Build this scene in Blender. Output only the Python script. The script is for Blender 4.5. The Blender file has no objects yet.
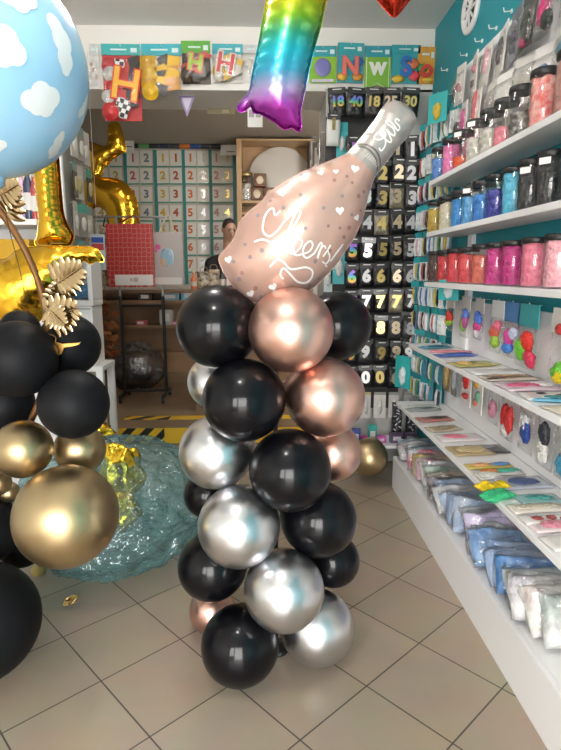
import bpy, bmesh, math, random
import numpy as np
from mathutils import Vector, Matrix, Euler, noise
from mathutils.geometry import delaunay_2d_cdt
from mathutils.bvhtree import BVHTree
random.seed(7)
R = math.radians
S = bpy.context.scene
COL = S.collection

# ------------------------------------------------------------------ camera
F, H, PIT, YAW = 555.0, 1.4, R(10.5), R(1.6)
cam_d = bpy.data.cameras.new('camera')
cam_d.sensor_fit = 'VERTICAL'; cam_d.sensor_height = 36; cam_d.lens = F / 750 * 36
cam = bpy.data.objects.new('camera', cam_d); COL.objects.link(cam)
cam.location = (0, 0, H); cam.rotation_euler = (R(90) - PIT, 0, -YAW)
cam_d.clip_start = .05
S.camera = cam
cp, sp, cyw, syw = math.cos(PIT), math.sin(PIT), math.cos(YAW), math.sin(YAW)

def ray(px, py):
    x = (px - 280.5) / F; y = (375 - py) / F
    f = cp + sp * y; u = -sp + cp * y
    return (x * cyw + f * syw, f * cyw - x * syw, u)
def at(px, py, Y):                       # the point at depth Y that the photo shows at (px, py)
    r = ray(px, py); t = Y / r[1]
    return Vector((r[0] * t, Y, H + r[2] * t))
def atX(px, py, X):
    r = ray(px, py); t = X / r[0]
    return Vector((X, r[1] * t, H + r[2] * t))
def atZ(px, py, Z):
    r = ray(px, py); t = (Z - H) / r[2]
    return Vector((r[0] * t, r[1] * t, Z))

# ------------------------------------------------------------------ materials
MC = {}
def M(name, col=(.5, .5, .5), rough=.5, metal=0., coat=0., bump=None, var=None, spec=.5, emit=0, coat_r=.08, sheen=0):
    if name in MC: return MC[name]
    m = bpy.data.materials.new(name); m.use_nodes = True
    nt = m.node_tree; b = nt.nodes['Principled BSDF']
    b.inputs['Base Color'].default_value = (*col, 1)
    b.inputs['Roughness'].default_value = rough
    b.inputs['Metallic'].default_value = metal
    b.inputs['Coat Weight'].default_value = coat
    b.inputs['Coat Roughness'].default_value = coat_r
    b.inputs['Specular IOR Level'].default_value = spec
    if emit:
        b.inputs['Emission Color'].default_value = (*col, 1); b.inputs['Emission Strength'].default_value = emit
    tc = nt.nodes.new('ShaderNodeTexCoord')
    if bump:
        n = nt.nodes.new('ShaderNodeTexNoise'); n.inputs['Scale'].default_value = bump[0]; n.inputs['Detail'].default_value = 3
        bp = nt.nodes.new('ShaderNodeBump'); bp.inputs['Strength'].default_value = bump[1]; bp.inputs['Distance'].default_value = bump[2] if len(bump) > 2 else .01
        nt.links.new(tc.outputs['Object'], n.inputs['Vector']); nt.links.new(n.outputs['Fac'], bp.inputs['Height'])
        nt.links.new(bp.outputs['Normal'], b.inputs['Normal'])
        if coat: nt.links.new(bp.outputs['Normal'], b.inputs['Coat Normal'])
    if var:                                # (scale, second colour)
        n = nt.nodes.new('ShaderNodeTexNoise'); n.inputs['Scale'].default_value = var[0]; n.inputs['Detail'].default_value = 4
        r = nt.nodes.new('ShaderNodeValToRGB'); r.color_ramp.elements[0].position = .38; r.color_ramp.elements[1].position = .62
        r.color_ramp.elements[0].color = (*col, 1); r.color_ramp.elements[1].color = (*var[1], 1)
        nt.links.new(tc.outputs['Object'], n.inputs['Vector']); nt.links.new(n.outputs['Fac'], r.inputs['Fac'])
        nt.links.new(r.outputs['Color'], b.inputs['Base Color'])
    MC[name] = m
    return m

def lin(h):                               # '#rrggbb' as the eye sees it -> linear
    c = [int(h[i:i + 2], 16) / 255 for i in (1, 3, 5)]
    return tuple(x / 12.92 if x <= .04045 else ((x + .055) / 1.055) ** 2.4 for x in c)
def paper(h, gloss=.6):
    return M('printed_' + h, lin(h), .45, coat=gloss, coat_r=.12, bump=(18, .12, .01))
def plain(h, rough=.5):
    return M('plain_' + h + '_%d' % int(rough * 10), lin(h), rough)

def clear_mat(name, tint=(1, 1, 1), amount=.12, rough=.08, bump=None, diffuse=None, dif=0.):
    if name in MC: return MC[name]
    m = bpy.data.materials.new(name); m.use_nodes = True; nt = m.node_tree
    for n in list(nt.nodes):
        if n.type != 'OUTPUT_MATERIAL': nt.nodes.remove(n)
    out = nt.nodes['Material Output']
    t = nt.nodes.new('ShaderNodeBsdfTransparent'); t.inputs['Color'].default_value = (*tint, 1)
    g = nt.nodes.new('ShaderNodeBsdfGlossy'); g.inputs['Roughness'].default_value = rough
    fr = nt.nodes.new('ShaderNodeLayerWeight'); fr.inputs['Blend'].default_value = .5
    pw = nt.nodes.new('ShaderNodeMath'); pw.operation = 'POWER'; pw.inputs[1].default_value = 4
    ad = nt.nodes.new('ShaderNodeMath'); ad.operation = 'MULTIPLY_ADD'; ad.inputs[1].default_value = .55; ad.inputs[2].default_value = .04 + amount; ad.use_clamp = True
    nt.links.new(fr.outputs['Facing'], pw.inputs[0]); nt.links.new(pw.outputs[0], ad.inputs[0])
    mx = nt.nodes.new('ShaderNodeMixShader')
    nt.links.new(ad.outputs[0], mx.inputs[0]); nt.links.new(g.outputs[0], mx.inputs[2])
    src = t
    if diffuse:
        d = nt.nodes.new('ShaderNodeBsdfDiffuse'); d.inputs['Color'].default_value = (*diffuse, 1)
        m2 = nt.nodes.new('ShaderNodeMixShader'); m2.inputs[0].default_value = dif
        nt.links.new(t.outputs[0], m2.inputs[1]); nt.links.new(d.outputs[0], m2.inputs[2]); src = m2
    nt.links.new(src.outputs[0], mx.inputs[1]); nt.links.new(mx.outputs[0], out.inputs['Surface'])
    if bump:
        tc = nt.nodes.new('ShaderNodeTexCoord'); n = nt.nodes.new('ShaderNodeTexNoise'); n.inputs['Scale'].default_value = bump[0]; n.inputs['Detail'].default_value = 4
        bp = nt.nodes.new('ShaderNodeBump'); bp.inputs['Strength'].default_value = bump[1]; bp.inputs['Distance'].default_value = bump[2] if len(bump) > 2 else .02
        nt.links.new(tc.outputs['Object'], n.inputs['Vector']); nt.links.new(n.outputs['Fac'], bp.inputs['Height'])
        nt.links.new(bp.outputs[0], g.inputs['Normal']); nt.links.new(bp.outputs[0], fr.inputs['Normal'])
    MC[name] = m
    return m

WHITE = M('white_laminate', (.84, .84, .845), .4)
BLACKP = M('black_plastic', (.012, .012, .013), .35)
CHROME_S = M('silver_chrome_latex', (.66, .66, .68), .31, 1, coat=.25, coat_r=.12)
ROSE = M('rose_gold_latex', (.76, .47, .39), .33, 1, coat=.25, coat_r=.12)
BLACKG = M('black_pearl_latex', (.003, .003, .0045), .33, 0, coat=.34, coat_r=.07, spec=.10)
BLACKM = M('black_matte_latex', (.006, .0065, .008), .55, spec=.18)
GOLDS = M('gold_satin_latex', (.50, .38, .21), .38, 1, coat=.2, coat_r=.15)
FOILG = M('gold_foil', (.82, .47, .04), .17, 1, bump=(9, .14, .02))
CLEAR = clear_mat('clear_film', amount=.0, rough=.12, bump=(22, .6))
JARC = clear_mat('clear_jar_plastic', amount=.015, rough=.07)
CLEARG = clear_mat('glossy_bag_film', amount=.07, rough=.1, bump=(20, 1.))
HOOKM = M('hook_metal', (.8, .8, .8), .3, 1)

# ------------------------------------------------------------------ mesh building
class MB:
    def __init__(s): s.v = []; s.f = []; s.m = []; s.s = []
    def add(s, vs, fs, mi=0, smooth=False, T=None):
        o = len(s.v)
        s.v += [tuple(T @ Vector(p)) for p in vs] if T else [tuple(p) for p in vs]
        for f in fs: s.f.append([i + o for i in f]); s.m.append(mi); s.s.append(smooth)
        return s
    def box(s, c, d, mi=0, rot=None):
        x, y, z = d[0] / 2, d[1] / 2, d[2] / 2
        vs = [(sx * x, sy * y, sz * z) for sx in (-1, 1) for sy in (-1, 1) for sz in (-1, 1)]
        fs = [(0, 1, 3, 2), (4, 6, 7, 5), (0, 4, 5, 1), (2, 3, 7, 6), (0, 2, 6, 4), (1, 5, 7, 3)]
        T = Matrix.Translation(c)
        if rot: T = T @ Euler(rot).to_matrix().to_4x4()
        return s.add(vs, fs, mi, False, T)
    def box2(s, a, b, mi=0):
        return s.box([(a[i] + b[i]) / 2 for i in range(3)], [abs(b[i] - a[i]) for i in range(3)], mi)
    def tube(s, pts, r, n=8, mi=0, closed=False):
        pts = [Vector(p) for p in pts]; N = len(pts); vs = []; fs = []
        up = None
        for i, p in enumerate(pts):
            a = pts[(i - 1) % N] if (closed or i > 0) else p
            b = pts[(i + 1) % N] if (closed or i < N - 1) else p
            t = (b - a).normalized()
            if up is None: up = t.orthogonal().normalized()
            up = (up - t * up.dot(t))
            up = up.normalized() if up.length > 1e-6 else t.orthogonal().normalized()
            w = t.cross(up); rr = r[i] if isinstance(r, (list, tuple)) else r
            vs += [p + (up * math.cos(k * 2 * math.pi / n) + w * math.sin(k * 2 * math.pi / n)) * rr for k in range(n)]
        for i in range(N if closed else N - 1):
            j = (i + 1) % N
            for k in range(n):
                l = (k + 1) % n; fs.append((i * n + k, i * n + l, j * n + l, j * n + k))
        s.add(vs, fs, mi, True)
        if not closed:
            s.add(vs[:n], [tuple(range(n))[::-1]], mi); s.add(vs[-n:], [tuple(range(n))], mi)
        return s
    def lathe(s, prof, n=20, mi=0, T=None, smooth=True):
        vs = []; fs = []
        for r, z in prof:
            vs += [(r * math.cos(k * 2 * math.pi / n), r * math.sin(k * 2 * math.pi / n), z) for k in range(n)]
        for i in range(len(prof) - 1):
            for k in range(n):
                l = (k + 1) % n; fs.append((i * n + k, i * n + l, (i + 1) * n + l, (i + 1) * n + k))
        s.add(vs, fs, mi, smooth, T)
        if prof[0][0] > 1e-4: s.add(vs[:n], [tuple(range(n))[::-1]], mi, False, T)
        if prof[-1][0] > 1e-4: s.add(vs[-n:], [tuple(range(n))], mi, False, T)
        return s
    def ell(s, c, r, nu=16, nv=10, mi=0, fn=None, T=None):
        if not isinstance(r, (tuple, list)): r = (r, r, r)
        vs = [(0, 0, -1)]
        for j in range(1, nv):
            a = -math.pi / 2 + math.pi * j / nv
            vs += [(math.cos(a) * math.cos(2 * math.pi * k / nu), math.cos(a) * math.sin(2 * math.pi * k / nu), math.sin(a)) for k in range(nu)]
        vs.append((0, 0, 1)); fs = []
        for k in range(nu):
            l = (k + 1) % nu; fs.append((0, 1 + l, 1 + k))
            for j in range(nv - 2): fs.append((1 + j * nu + k, 1 + j * nu + l, 1 + (j + 1) * nu + l, 1 + (j + 1) * nu + k))
            fs.append((1 + (nv - 2) * nu + k, 1 + (nv - 2) * nu + l, len(vs) - 1))
        out = []
        for p in vs:
            p = Vector(p); q = 1 if fn is None else fn(p)
            p = Vector((p.x * r[0] * q, p.y * r[1] * q, p.z * r[2] * q))
            out.append((T @ p if T else p) + Vector(c))
        return s.add(out, fs, mi, True)
    def prism(s, poly, y0, y1, mi=0):       # outline in x,z; thickness along y
        n = len(poly)
        a = sum(poly[i][0] * poly[(i + 1) % n][1] - poly[(i + 1) % n][0] * poly[i][1] for i in range(n))
        if a < 0: poly = poly[::-1]
        vs = [(x, y0, z) for x, z in poly] + [(x, y1, z) for x, z in poly]
        fs = [tuple(range(n)), tuple(range(n, 2 * n))[::-1]] + [(i, i + n, (i + 1) % n + n, (i + 1) % n) for i in range(n)]
        return s.add(vs, fs, mi)
    def mesh(s, name, mats):
        me = bpy.data.meshes.new(name); me.from_pydata(s.v, [], s.f)
        for m in (mats if isinstance(mats, (list, tuple)) else [mats]): me.materials.append(m)
        me.polygons.foreach_set('material_index', s.m); me.polygons.foreach_set('use_smooth', s.s)
        me.update(); return me
    def build(s, name, mats, parent=None, loc=None, rot=None, bevel=0):
        return link(name, s.mesh(name, mats), parent, loc, rot, bevel)

def link(name, me, parent=None, loc=None, rot=None, bevel=0):
    o = bpy.data.objects.new(name, me); COL.objects.link(o)
    if parent: o.parent = parent
    if loc is not None: o.location = loc
    if rot is not None: o.rotation_euler = rot
    if bevel:
        b = o.modifiers.new('bevel', 'BEVEL'); b.width = bevel; b.segments = 2; b.limit_method = 'ANGLE'
    return o
def tag(o, label, cat, group=None, kind=None):
    o['label'] = label; o['category'] = cat
    if group: o['group'] = group
    if kind: o['kind'] = kind
    return o
def struct(o):
    o['kind'] = 'structure'; return o
def empty(name, loc, rz=0):
    o = bpy.data.objects.new(name, None); COL.objects.link(o); o.location = loc; o.rotation_euler = (0, 0, rz); o.empty_display_size = .05
    return o
MESH = {}
def cached(key, fn):
    if key not in MESH: MESH[key] = fn()
    return MESH[key]
def box_mesh(w, d, h, mat, name='card', top=True):    # origin at top centre, back at y=0
    return cached((w, d, h, mat.name, top), lambda: MB().box((0, -d / 2, -h / 2 if top else h / 2), (w, d, h)).mesh(name, mat))
def text_mesh(s, size, mat, offset=0., ext=.0015, face=True):
    def mk():
        c = bpy.data.curves.new('txt', 'FONT'); c.body = s; c.size = size; c.offset = offset; c.extrude = ext
        c.align_x = 'CENTER'; c.align_y = 'CENTER'; c.resolution_u = 3
        o = bpy.data.objects.new('txt', c); COL.objects.link(o)
        me = bpy.data.meshes.new_from_object(o.evaluated_get(bpy.context.evaluated_depsgraph_get()))
        bpy.data.objects.remove(o); bpy.data.curves.remove(c)
        me.transform(Matrix.Rotation(R(90), 4, 'X')); me.materials.clear(); me.materials.append(mat); me.name = 'digit'
        return me
    return cached(('t', s, size, mat.name, offset, ext), mk)
def bump_box(w, d, h, mat, seed=0, amp=.01, n=8, name='packet', puff=.5, freq=9):   # a soft, wrinkled packet; origin at the bottom centre
    def mk():
        mb = MB(); vs = []; fs = []
        for side in (-1, 1):
            for j in range(n + 1):
                for i in range(n + 1):
                    u, v = i / n * 2 - 1, j / n * 2 - 1
                    e = max(0, (1 - abs(u) ** 3) * (1 - abs(v) ** 3)) ** puff
                    p = Vector((u * w / 2, 0, (v + 1) * h / 2))
                    q = noise.noise(Vector((p.x * freq + seed * 7.3, side * 3, p.z * freq)))
                    q2 = noise.noise(Vector((p.x * freq + seed * 3.1 + 40, 5, p.z * freq)))
                    y = side * (d / 2 * e + .0015) + q * amp * (e + .15)
                    vs.append((p.x + q2 * amp * .6, y, p.z + q2 * amp * .5))
        m = n + 1; o = m * m
        for j in range(n):
            for i in range(n):
                a = j * m + i
                fs.append((a, a + 1, a + m + 1, a + m)); fs.append((o + a, o + a + m, o + a + m + 1, o + a + 1))
        ring = [i for i in range(m)] + [j * m + n for j in range(1, m)] + [n * m + i for i in range(n - 1, -1, -1)] + [j * m for j in range(n - 1, 0, -1)]
        for a, b in zip(ring, ring[1:] + ring[:1]): fs.append((b, a, o + a, o + b))
        return mb.add(vs, fs, 0, True).mesh(name, mat)
    return cached(('bb', w, d, h, mat.name, seed, amp, n, puff, freq), mk)

def catmull(pts, per=8, closed=True):
    out = []; n = len(pts)
    rng = range(n) if closed else range(n - 1)
    for i in rng:
        if closed: p = [pts[(i + k) % n] for k in (-1, 0, 1, 2)]
        else: p = [pts[max(0, i - 1)], pts[i], pts[i + 1], pts[min(n - 1, i + 2)]]
        for k in range(per):
            t = k / per
            out.append(tuple(.5 * (2 * p[1][a] + (p[2][a] - p[0][a]) * t + (2 * p[0][a] - 5 * p[1][a] + 4 * p[2][a] - p[3][a]) * t * t +
                       (3 * p[1][a] - p[0][a] - 3 * p[2][a] + p[3][a]) * t ** 3) for a in range(len(p[1]))))
    if not closed: out.append(tuple(pts[-1]))
    return out
def resample(pts, step, closed=True):
    P = [Vector(p) for p in pts]
    if closed: P = P + [P[0]]
    L = [0]
    for a, b in zip(P, P[1:]): L.append(L[-1] + (b - a).length)
    n = max(8, int(round(L[-1] / step))); out = []; k = 0
    for i in range(n if closed else n + 1):
        d = L[-1] * i / n
        while k < len(L) - 2 and L[k + 1] < d: k += 1
        t = (d - L[k]) / max(1e-9, L[k + 1] - L[k]); out.append(P[k].lerp(P[k + 1], t))
    return out

def foil_mesh(name, mats, outline, thick, step, smooth=True, wrinkle=.25, wl=.03, wdepth=.03, matfn=None, holes=(), rim=.004):
    """An inflated foil cushion: outline in (x, z) metres, seam in the plane y=0, front towards -y."""
    loops = []
    for o in [outline] + list(holes):
        loops.append([Vector(p) for p in resample(catmull(o, 6) if smooth else o, step)])
    B = [p for l in loops for p in l]
    def inside(p):
        c = False
        for l in loops:
            j = len(l) - 1
            for i in range(len(l)):
                a, b = l[i], l[j]
                if (a.y > p.y) != (b.y > p.y) and p.x < (b.x - a.x) * (p.y - a.y) / (b.y - a.y) + a.x: c = not c
                j = i
        return c
    Bn = np.array([(p.x, p.y) for p in B]); nb = len(B)
    x0, z0 = Bn.min(0); x1, z1 = Bn.max(0)
    I = []; r = 0; z = z0
    while z < z1:
        x = x0 + (step / 2 if r % 2 else 0)
        while x < x1:
            d = np.hypot(Bn[:, 0] - x, Bn[:, 1] - z).min()
            if d > step * .6 and inside(Vector((x, z))): I.append(Vector((x, z)))
            x += step
        z += step * .866; r += 1
    V = B + I
    ed = []; o = 0
    for l in loops:
        ed += [(o + i, o + (i + 1) % len(l)) for i in range(len(l))]; o += len(l)
    v2, e2, f2, *_ = delaunay_2d_cdt(V, ed, [], 0, 1e-7)
    v2 = [Vector(p) for p in v2]
    f2 = [f for f in f2 if inside(sum((v2[i] for i in f), Vector((0, 0))) / len(f))]
    n = len(v2); pos = np.array([(p.x, p.y) for p in v2])
    dist = np.full(n, 1e9); near = np.zeros(n, int)
    for i in range(n):
        d = np.hypot(Bn[:, 0] - pos[i, 0], Bn[:, 1] - pos[i, 1]); near[i] = d.argmin(); dist[i] = d.min()
    isb = dist < 1e-5
    nb_ = [set() for _ in range(n)]
    for f in f2:
        for a, b in zip(f, list(f[1:]) + [f[0]]): nb_[a].add(b); nb_[b].add(a)
    A = np.eye(n); rhs = np.zeros(n)
    for i in range(n):
        if not isb[i] and nb_[i]:
            for j in nb_[i]: A[i, j] = -1 / len(nb_[i])
            rhs[i] = 1
    u = np.linalg.solve(A, rhs); h = np.sqrt(np.maximum(u, 0)); h = h / h.max() * thick / 2
    s = near * step
    w = 1 - wrinkle * np.exp(-dist / wdepth) * (.5 + .5 * np.sin(2 * np.pi * s / wl + 1.7 * np.sin(s * 9)))
    h = h * w
    mb = MB(); vs = []
    fr = list(range(n)); bk = []
    for i in range(n): vs.append((pos[i, 0], -h[i] if not isb[i] else 0, pos[i, 1]))
    for i in range(n):
        if isb[i]: bk.append(i)
        else: bk.append(len(vs)); vs.append((pos[i, 0], h[i], pos[i, 1]))
    fs = []
    for f in f2:
        a = sum(v2[f[i]].cross(v2[f[(i + 1) % len(f)]]) for i in range(len(f)))
        f = list(f) if a > 0 else list(f)[::-1]
        fs.append([fr[i] for i in f]); fs.append([bk[i] for i in f][::-1])
    if rim:                                  # the flat welded seam
        for l_i, l in enumerate(loops):
            idx = [int(np.hypot(pos[:, 0] - p.x, pos[:, 1] - p.y).argmin()) for p in l]
            base = len(vs); m = len(l)
            for k, p in enumerate(l):
                t = (l[(k + 1) % m] - l[k - 1]).normalized(); nn = Vector((t.y, -t.x))
                q = p + nn * rim
                if inside(q): q = p - nn * rim
                vs.append((q.x, .0012 * math.sin(k * 2.1), q.y))
            for k in range(m):
                k2 = (k + 1) % m; fs.append([idx[k], idx[k2], base + k2, base + k])
    mb.add(vs, fs, 0, True)
    if matfn:
        for k, f in enumerate(mb.f):
            c = [sum(vs[i][a] for i in f) / len(f) for a in range(3)]; mb.m[k] = matfn(c)
    return mb
def px_plane(cx, cy, Y):                  # photo outline -> local x,z metres in an upright plane at depth Y
    o = at(cx, cy, Y)
    return o, (lambda px, py: ((at(px, py, Y) - o).x, (at(px, py, Y) - o).z))

# latex balloon: axis along +z ends in the neck
def latex_mesh(mat, key, nu=40, nv=28):
    def mk():
        def fn(p):
            t = max(0, p.z)
            return 1 + .05 * t ** 4 + .10 * max(0, p.z - .93) / .07 * .6
        mb = MB().ell((0, 0, 0), 1, nu, nv, 0, fn)
        mb.lathe([(.075, 1.08), (.05, 1.12), (.075, 1.15), (.08, 1.17), (.05, 1.185)], 12)
        return mb.mesh('balloon', mat)
    return cached(('latex', key), mk)
def balloon(mat, key, px, py, Y, r, label, group, neck=(0, .6, -.5), squash=(1, 1, 1)):
    o = link('balloon', latex_mesh(mat, key), loc=at(px, py, Y))
    o.rotation_euler = Vector(neck).to_track_quat('Z', 'Y').to_euler(); o.scale = (r * squash[0], r * squash[1], r * squash[2])
    return tag(o, label, 'balloon', group)

# ================================================================== THE ROOM
XL, XR, YB, YBM, ZC = -2.45, 1.13, 7.55, 3.97, 2.97
YF = -1.9
def grout_mat():
    m = bpy.data.materials.new('beige_floor_tile'); m.use_nodes = True; nt = m.node_tree; b = nt.nodes['Principled BSDF']
    tc = nt.nodes.new('ShaderNodeTexCoord'); mp = nt.nodes.new('ShaderNodeMapping'); mp.vector_type = 'TEXTURE'
    mp.inputs['Location'].default_value = (-.577, 1.723, 0); mp.inputs['Rotation'].default_value = (0, 0, R(41.9))
    br = nt.nodes.new('ShaderNodeTexBrick'); br.offset = 0; br.squash = 1
    br.inputs['Scale'].default_value = 1; br.inputs['Brick Width'].default_value = .3257; br.inputs['Row Height'].default_value = .3257
    br.inputs['Mortar Size'].default_value = .0028; br.inputs['Mortar Smooth'].default_value = .1; br.inputs['Bias'].default_value = 0
    br.inputs['Color1'].default_value = (.385, .31, .235, 1); br.inputs['Color2'].default_value = (.415, .335, .255, 1); br.inputs['Mortar'].default_value = (.085, .075, .065, 1)
    nt.links.new(tc.outputs['Object'], mp.inputs['Vector']); nt.links.new(mp.outputs[0], br.inputs['Vector'])
    n = nt.nodes.new('ShaderNodeTexNoise'); n.inputs['Scale'].default_value = 5; n.inputs['Detail'].default_value = 6
    nt.links.new(tc.outputs['Object'], n.inputs['Vector'])
    mx = nt.nodes.new('ShaderNodeMix'); mx.data_type = 'RGBA'; mx.blend_type = 'MULTIPLY'; mx.inputs[0].default_value = .25
    nt.links.new(br.outputs['Color'], mx.inputs[6]); nt.links.new(n.outputs['Color'], mx.inputs[7])
    nt.links.new(mx.outputs[2], b.inputs['Base Color'])
    b.inputs['Roughness'].default_value = .33; b.inputs['Specular IOR Level'].default_value = .4
    bp = nt.nodes.new('ShaderNodeBump'); bp.inputs['Strength'].default_value = .3; bp.inputs['Distance'].default_value = .002; bp.invert = True
    nt.links.new(br.outputs['Fac'], bp.inputs['Height']); nt.links.new(bp.outputs[0], b.inputs['Normal'])
    return m
ZS = .15                                   # the raised back room
struct(MB().box2((XL, YF, -.08), (XR, 4.42, 0)).build('floor', grout_mat()))
struct(MB().box2((XL, 4.425, -.08), (XR + .6, YB, ZS)).build('floor_back', M('brown_floor', (.20, .135, .08), .4, var=(3, (.26, .18, .11)))))
CEIL = M('ceiling_paint', (.80, .79, .78), .8)
struct(MB().box2((XL, YF, ZC), (XR, YBM, ZC + .1)).build('ceiling', CEIL))
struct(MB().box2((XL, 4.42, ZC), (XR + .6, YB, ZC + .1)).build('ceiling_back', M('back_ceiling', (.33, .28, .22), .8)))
WPAINT = M('white_wall_paint', (.80, .78, .74), .7)
struct(MB().box2((XL, YBM, 2.585), (XR, 4.42, ZC + .1)).build('trim_beam', WPAINT))
struct(MB().box2((XL - .1, YF, -.08), (XL, YB, ZC + .1)).build('wall_left', WPAINT))
struct(MB().box2((XL - .1, YB, -.08), (XR + .7, YB + .1, ZC + .1)).build('wall_back', M('back_wall_paint', (.50, .45, .38), .8)))
TEAL = M('teal_wall_paint', lin('#1f8a96'), .55)
struct(MB().box2((XR, YF, -.08), (XR + .1, 4.42, ZC + .1)).build('wall_right', TEAL))
struct(MB().box2((XR + .6, 4.42, -.08), (XR + .7, YB, ZC + .1)).build('wall_right_back', M('back_wall_paint')))
# pier under the beam on the right carries the number display; pier on the left the side packs
PX = .415
struct(MB().box2((PX, YBM, -.08), (XR + .02, 4.42, 2.60)).build('wall_pier_right', M('grey_panel', (.45, .44, .42), .6)))
struct(MB().box2((-2.12, YBM, -.08), (-1.36, 4.42, 2.60)).build('wall_pier_left', M('grey_panel')))
# shop front behind the photographer: wall with a wide doorway and a shop window
fw = MB()
DX0, DX1, DZ = -.95, .55, 2.25
fw.box2((XL, YF - .12, -.08), (-1.95, YF, ZC + .1)); fw.box2((-1.95, YF - .12, -.08), (-1.05, YF, .55)); fw.box2((-1.95, YF - .12, 2.25), (-1.05, YF, ZC + .1))
fw.box2((-1.05, YF - .12, -.08), (DX0, YF, ZC + .1)); fw.box2((DX0, YF - .12, DZ), (DX1, YF, ZC + .1)); fw.box2((DX1, YF - .12, -.08), (XR + .1, YF, ZC + .1))
struct(fw.build('wall_front', WPAINT))
wf = MB()
for a, b in (((-1.95, .55), (-1.05, .60)), ((-1.95, 2.2), (-1.05, 2.25)), ((-1.95, .6), (-1.90, 2.2)), ((-1.10, .6), (-1.05, 2.2)), ((-1.52, .6), (-1.48, 2.2))):
    wf.box2((a[0], YF - .09, a[1]), (b[0], YF - .03, b[1]))
struct(wf.build('window_1', M('frame_aluminium', (.7, .7, .7), .4, .6)))
df = MB(); df.box2((DX0, YF - .1, 0), (DX0 + .05, YF - .02, DZ)); df.box2((DX1 - .05, YF - .1, 0), (DX1, YF - .02, DZ)); df.box2((DX0, YF - .1, DZ - .05), (DX1, YF - .02, DZ)); df.box2((DX0, YF - .1, 1.95), (DX1, YF - .02, 1.99))
struct(df.build('door_1', M('frame_aluminium')))
struct(MB().box2((-14, YF - 14, -.16), (14, YF - .12, -.08)).build('floor_street', M('pavement', (.42, .41, .39), .9)))
# step riser with hazard tape, and the strip on the step
def hazard(name, horizontal):
    m = bpy.data.materials.new(name); m.use_nodes = True; nt = m.node_tree; b = nt.nodes['Principled BSDF']
    tc = nt.nodes.new('ShaderNodeTexCoord'); sx = nt.nodes.new('ShaderNodeSeparateXYZ'); nt.links.new(tc.outputs['Object'], sx.inputs[0])
    a = nt.nodes.new('ShaderNodeMath'); a.operation = 'SUBTRACT'
    nt.links.new(sx.outputs['X'], a.inputs[0]); nt.links.new(sx.outputs['Y' if horizontal else 'Z'], a.inputs[1])
    d = nt.nodes.new('ShaderNodeMath'); d.operation = 'DIVIDE'; d.inputs[1].default_value = .15 if not horizontal else .22; nt.links.new(a.outputs[0], d.inputs[0])
    fr = nt.nodes.new('ShaderNodeMath'); fr.operation = 'FRACT'; nt.links.new(d.outputs[0], fr.inputs[0])
    gt = nt.nodes.new('ShaderNodeMath'); gt.operation = 'GREATER_THAN'; gt.inputs[1].default_value = .5; nt.links.new(fr.outputs[0], gt.inputs[0])
    lt = nt.nodes.new('ShaderNodeMath'); lt.operation = 'LESS_THAN'; lt.inputs[1].default_value = -.83; nt.links.new(sx.outputs['X'], lt.inputs[0])
    mu = nt.nodes.new('ShaderNodeMath'); mu.operation = 'MULTIPLY'; nt.links.new(gt.outputs[0], mu.inputs[0]); nt.links.new(lt.outputs[0], mu.inputs[1])
    mx = nt.nodes.new('ShaderNodeMix'); mx.data_type = 'RGBA'; mx.inputs[6].default_value = (.78, .47, .02, 1); mx.inputs[7].default_value = (.012, .011, .01, 1)
    nt.links.new(mu.outputs[0], mx.inputs[0]); nt.links.new(mx.outputs[2], b.inputs['Base Color']); b.inputs['Roughness'].default_value = .4
    MC[name] = m; return m
o = MB().box2((-1.36, 4.419, .012), (PX, 4.424, .142)).build('hazard_tape', hazard('hazard_tape_riser', False))
tag(o, 'yellow and black striped hazard tape on the front of the step', 'tape')
o = MB().box2((-1.22, 4.66, ZS), (PX, 4.78, ZS + .003)).build('hazard_tape', hazard('hazard_tape_tread', True))
tag(o, 'yellow and black hazard tape lying flat on the raised floor', 'tape')

# ================================================================== LIGHT
w = bpy.data.worlds.new('daylight'); S.world = w; w.use_nodes = True
w.node_tree.nodes['Background'].inputs[0].default_value = (1, .98, .96, 1); w.node_tree.nodes['Background'].inputs[1].default_value = 23
pl = bpy.data.lights.new('doorway_portal', 'AREA'); pl.shape = 'RECTANGLE'; pl.size = 2.7; pl.size_y = 2.4; pl.cycles.is_portal = True
po = bpy.data.objects.new('doorway_portal', pl); COL.objects.link(po); po.location = (-.7, YF - .14, 1.15); po.rotation_euler = (R(90), 0, 0)
LAMPM = M('lamp_diffuser', (1, .97, .92), .5, emit=75)
LAMP_ADDED = M('added_back_lamp_glow', (1, .86, .68), .5, emit=32)  # glow of the two added lamps that brighten the back room
def ceiling_lamp(x, y, z, label, m, r=.12, dr=.08):
    t = tag(MB().lathe([(.05, 0), (.05, -.015), (.008, -.02), (.008, -.018 - dr), (.03, -.02 - dr), (.03, -.03 - dr), (.001, -.03 - dr)], 20).build('ceiling_lamp', M('lamp_rim', (.75, .75, .75), .4), loc=(x, y, z)), label, 'lamp', 'globe ceiling lamps')
    MB().ell((0, 0, -.022 - dr - r * .97), (r, r, r), 24, 16).build('globe', m, t)
ceiling_lamp(-.35, .75, ZC, 'white globe ceiling lamp over the entrance of the shop', LAMPM)
ceiling_lamp(-.35, 2.5, ZC, 'white globe ceiling lamp above the balloon column', LAMPM)
ceiling_lamp(-1.0, 4.85, ZC, 'added warm globe lamp lighting the back room, out of view', LAMP_ADDED, .09, .005)  # added lamps, kept out of view behind the beam, to light the back room
ceiling_lamp(.3, 4.85, ZC, 'added warm globe lamp over the back room counter, out of view', LAMP_ADDED, .09, .005)
S.view_settings.view_transform = 'Standard'; S.view_settings.look = 'None'; S.view_settings.gamma = 1; S.view_settings.use_curve_mapping = False
S.view_settings.exposure = -0.25
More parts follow.
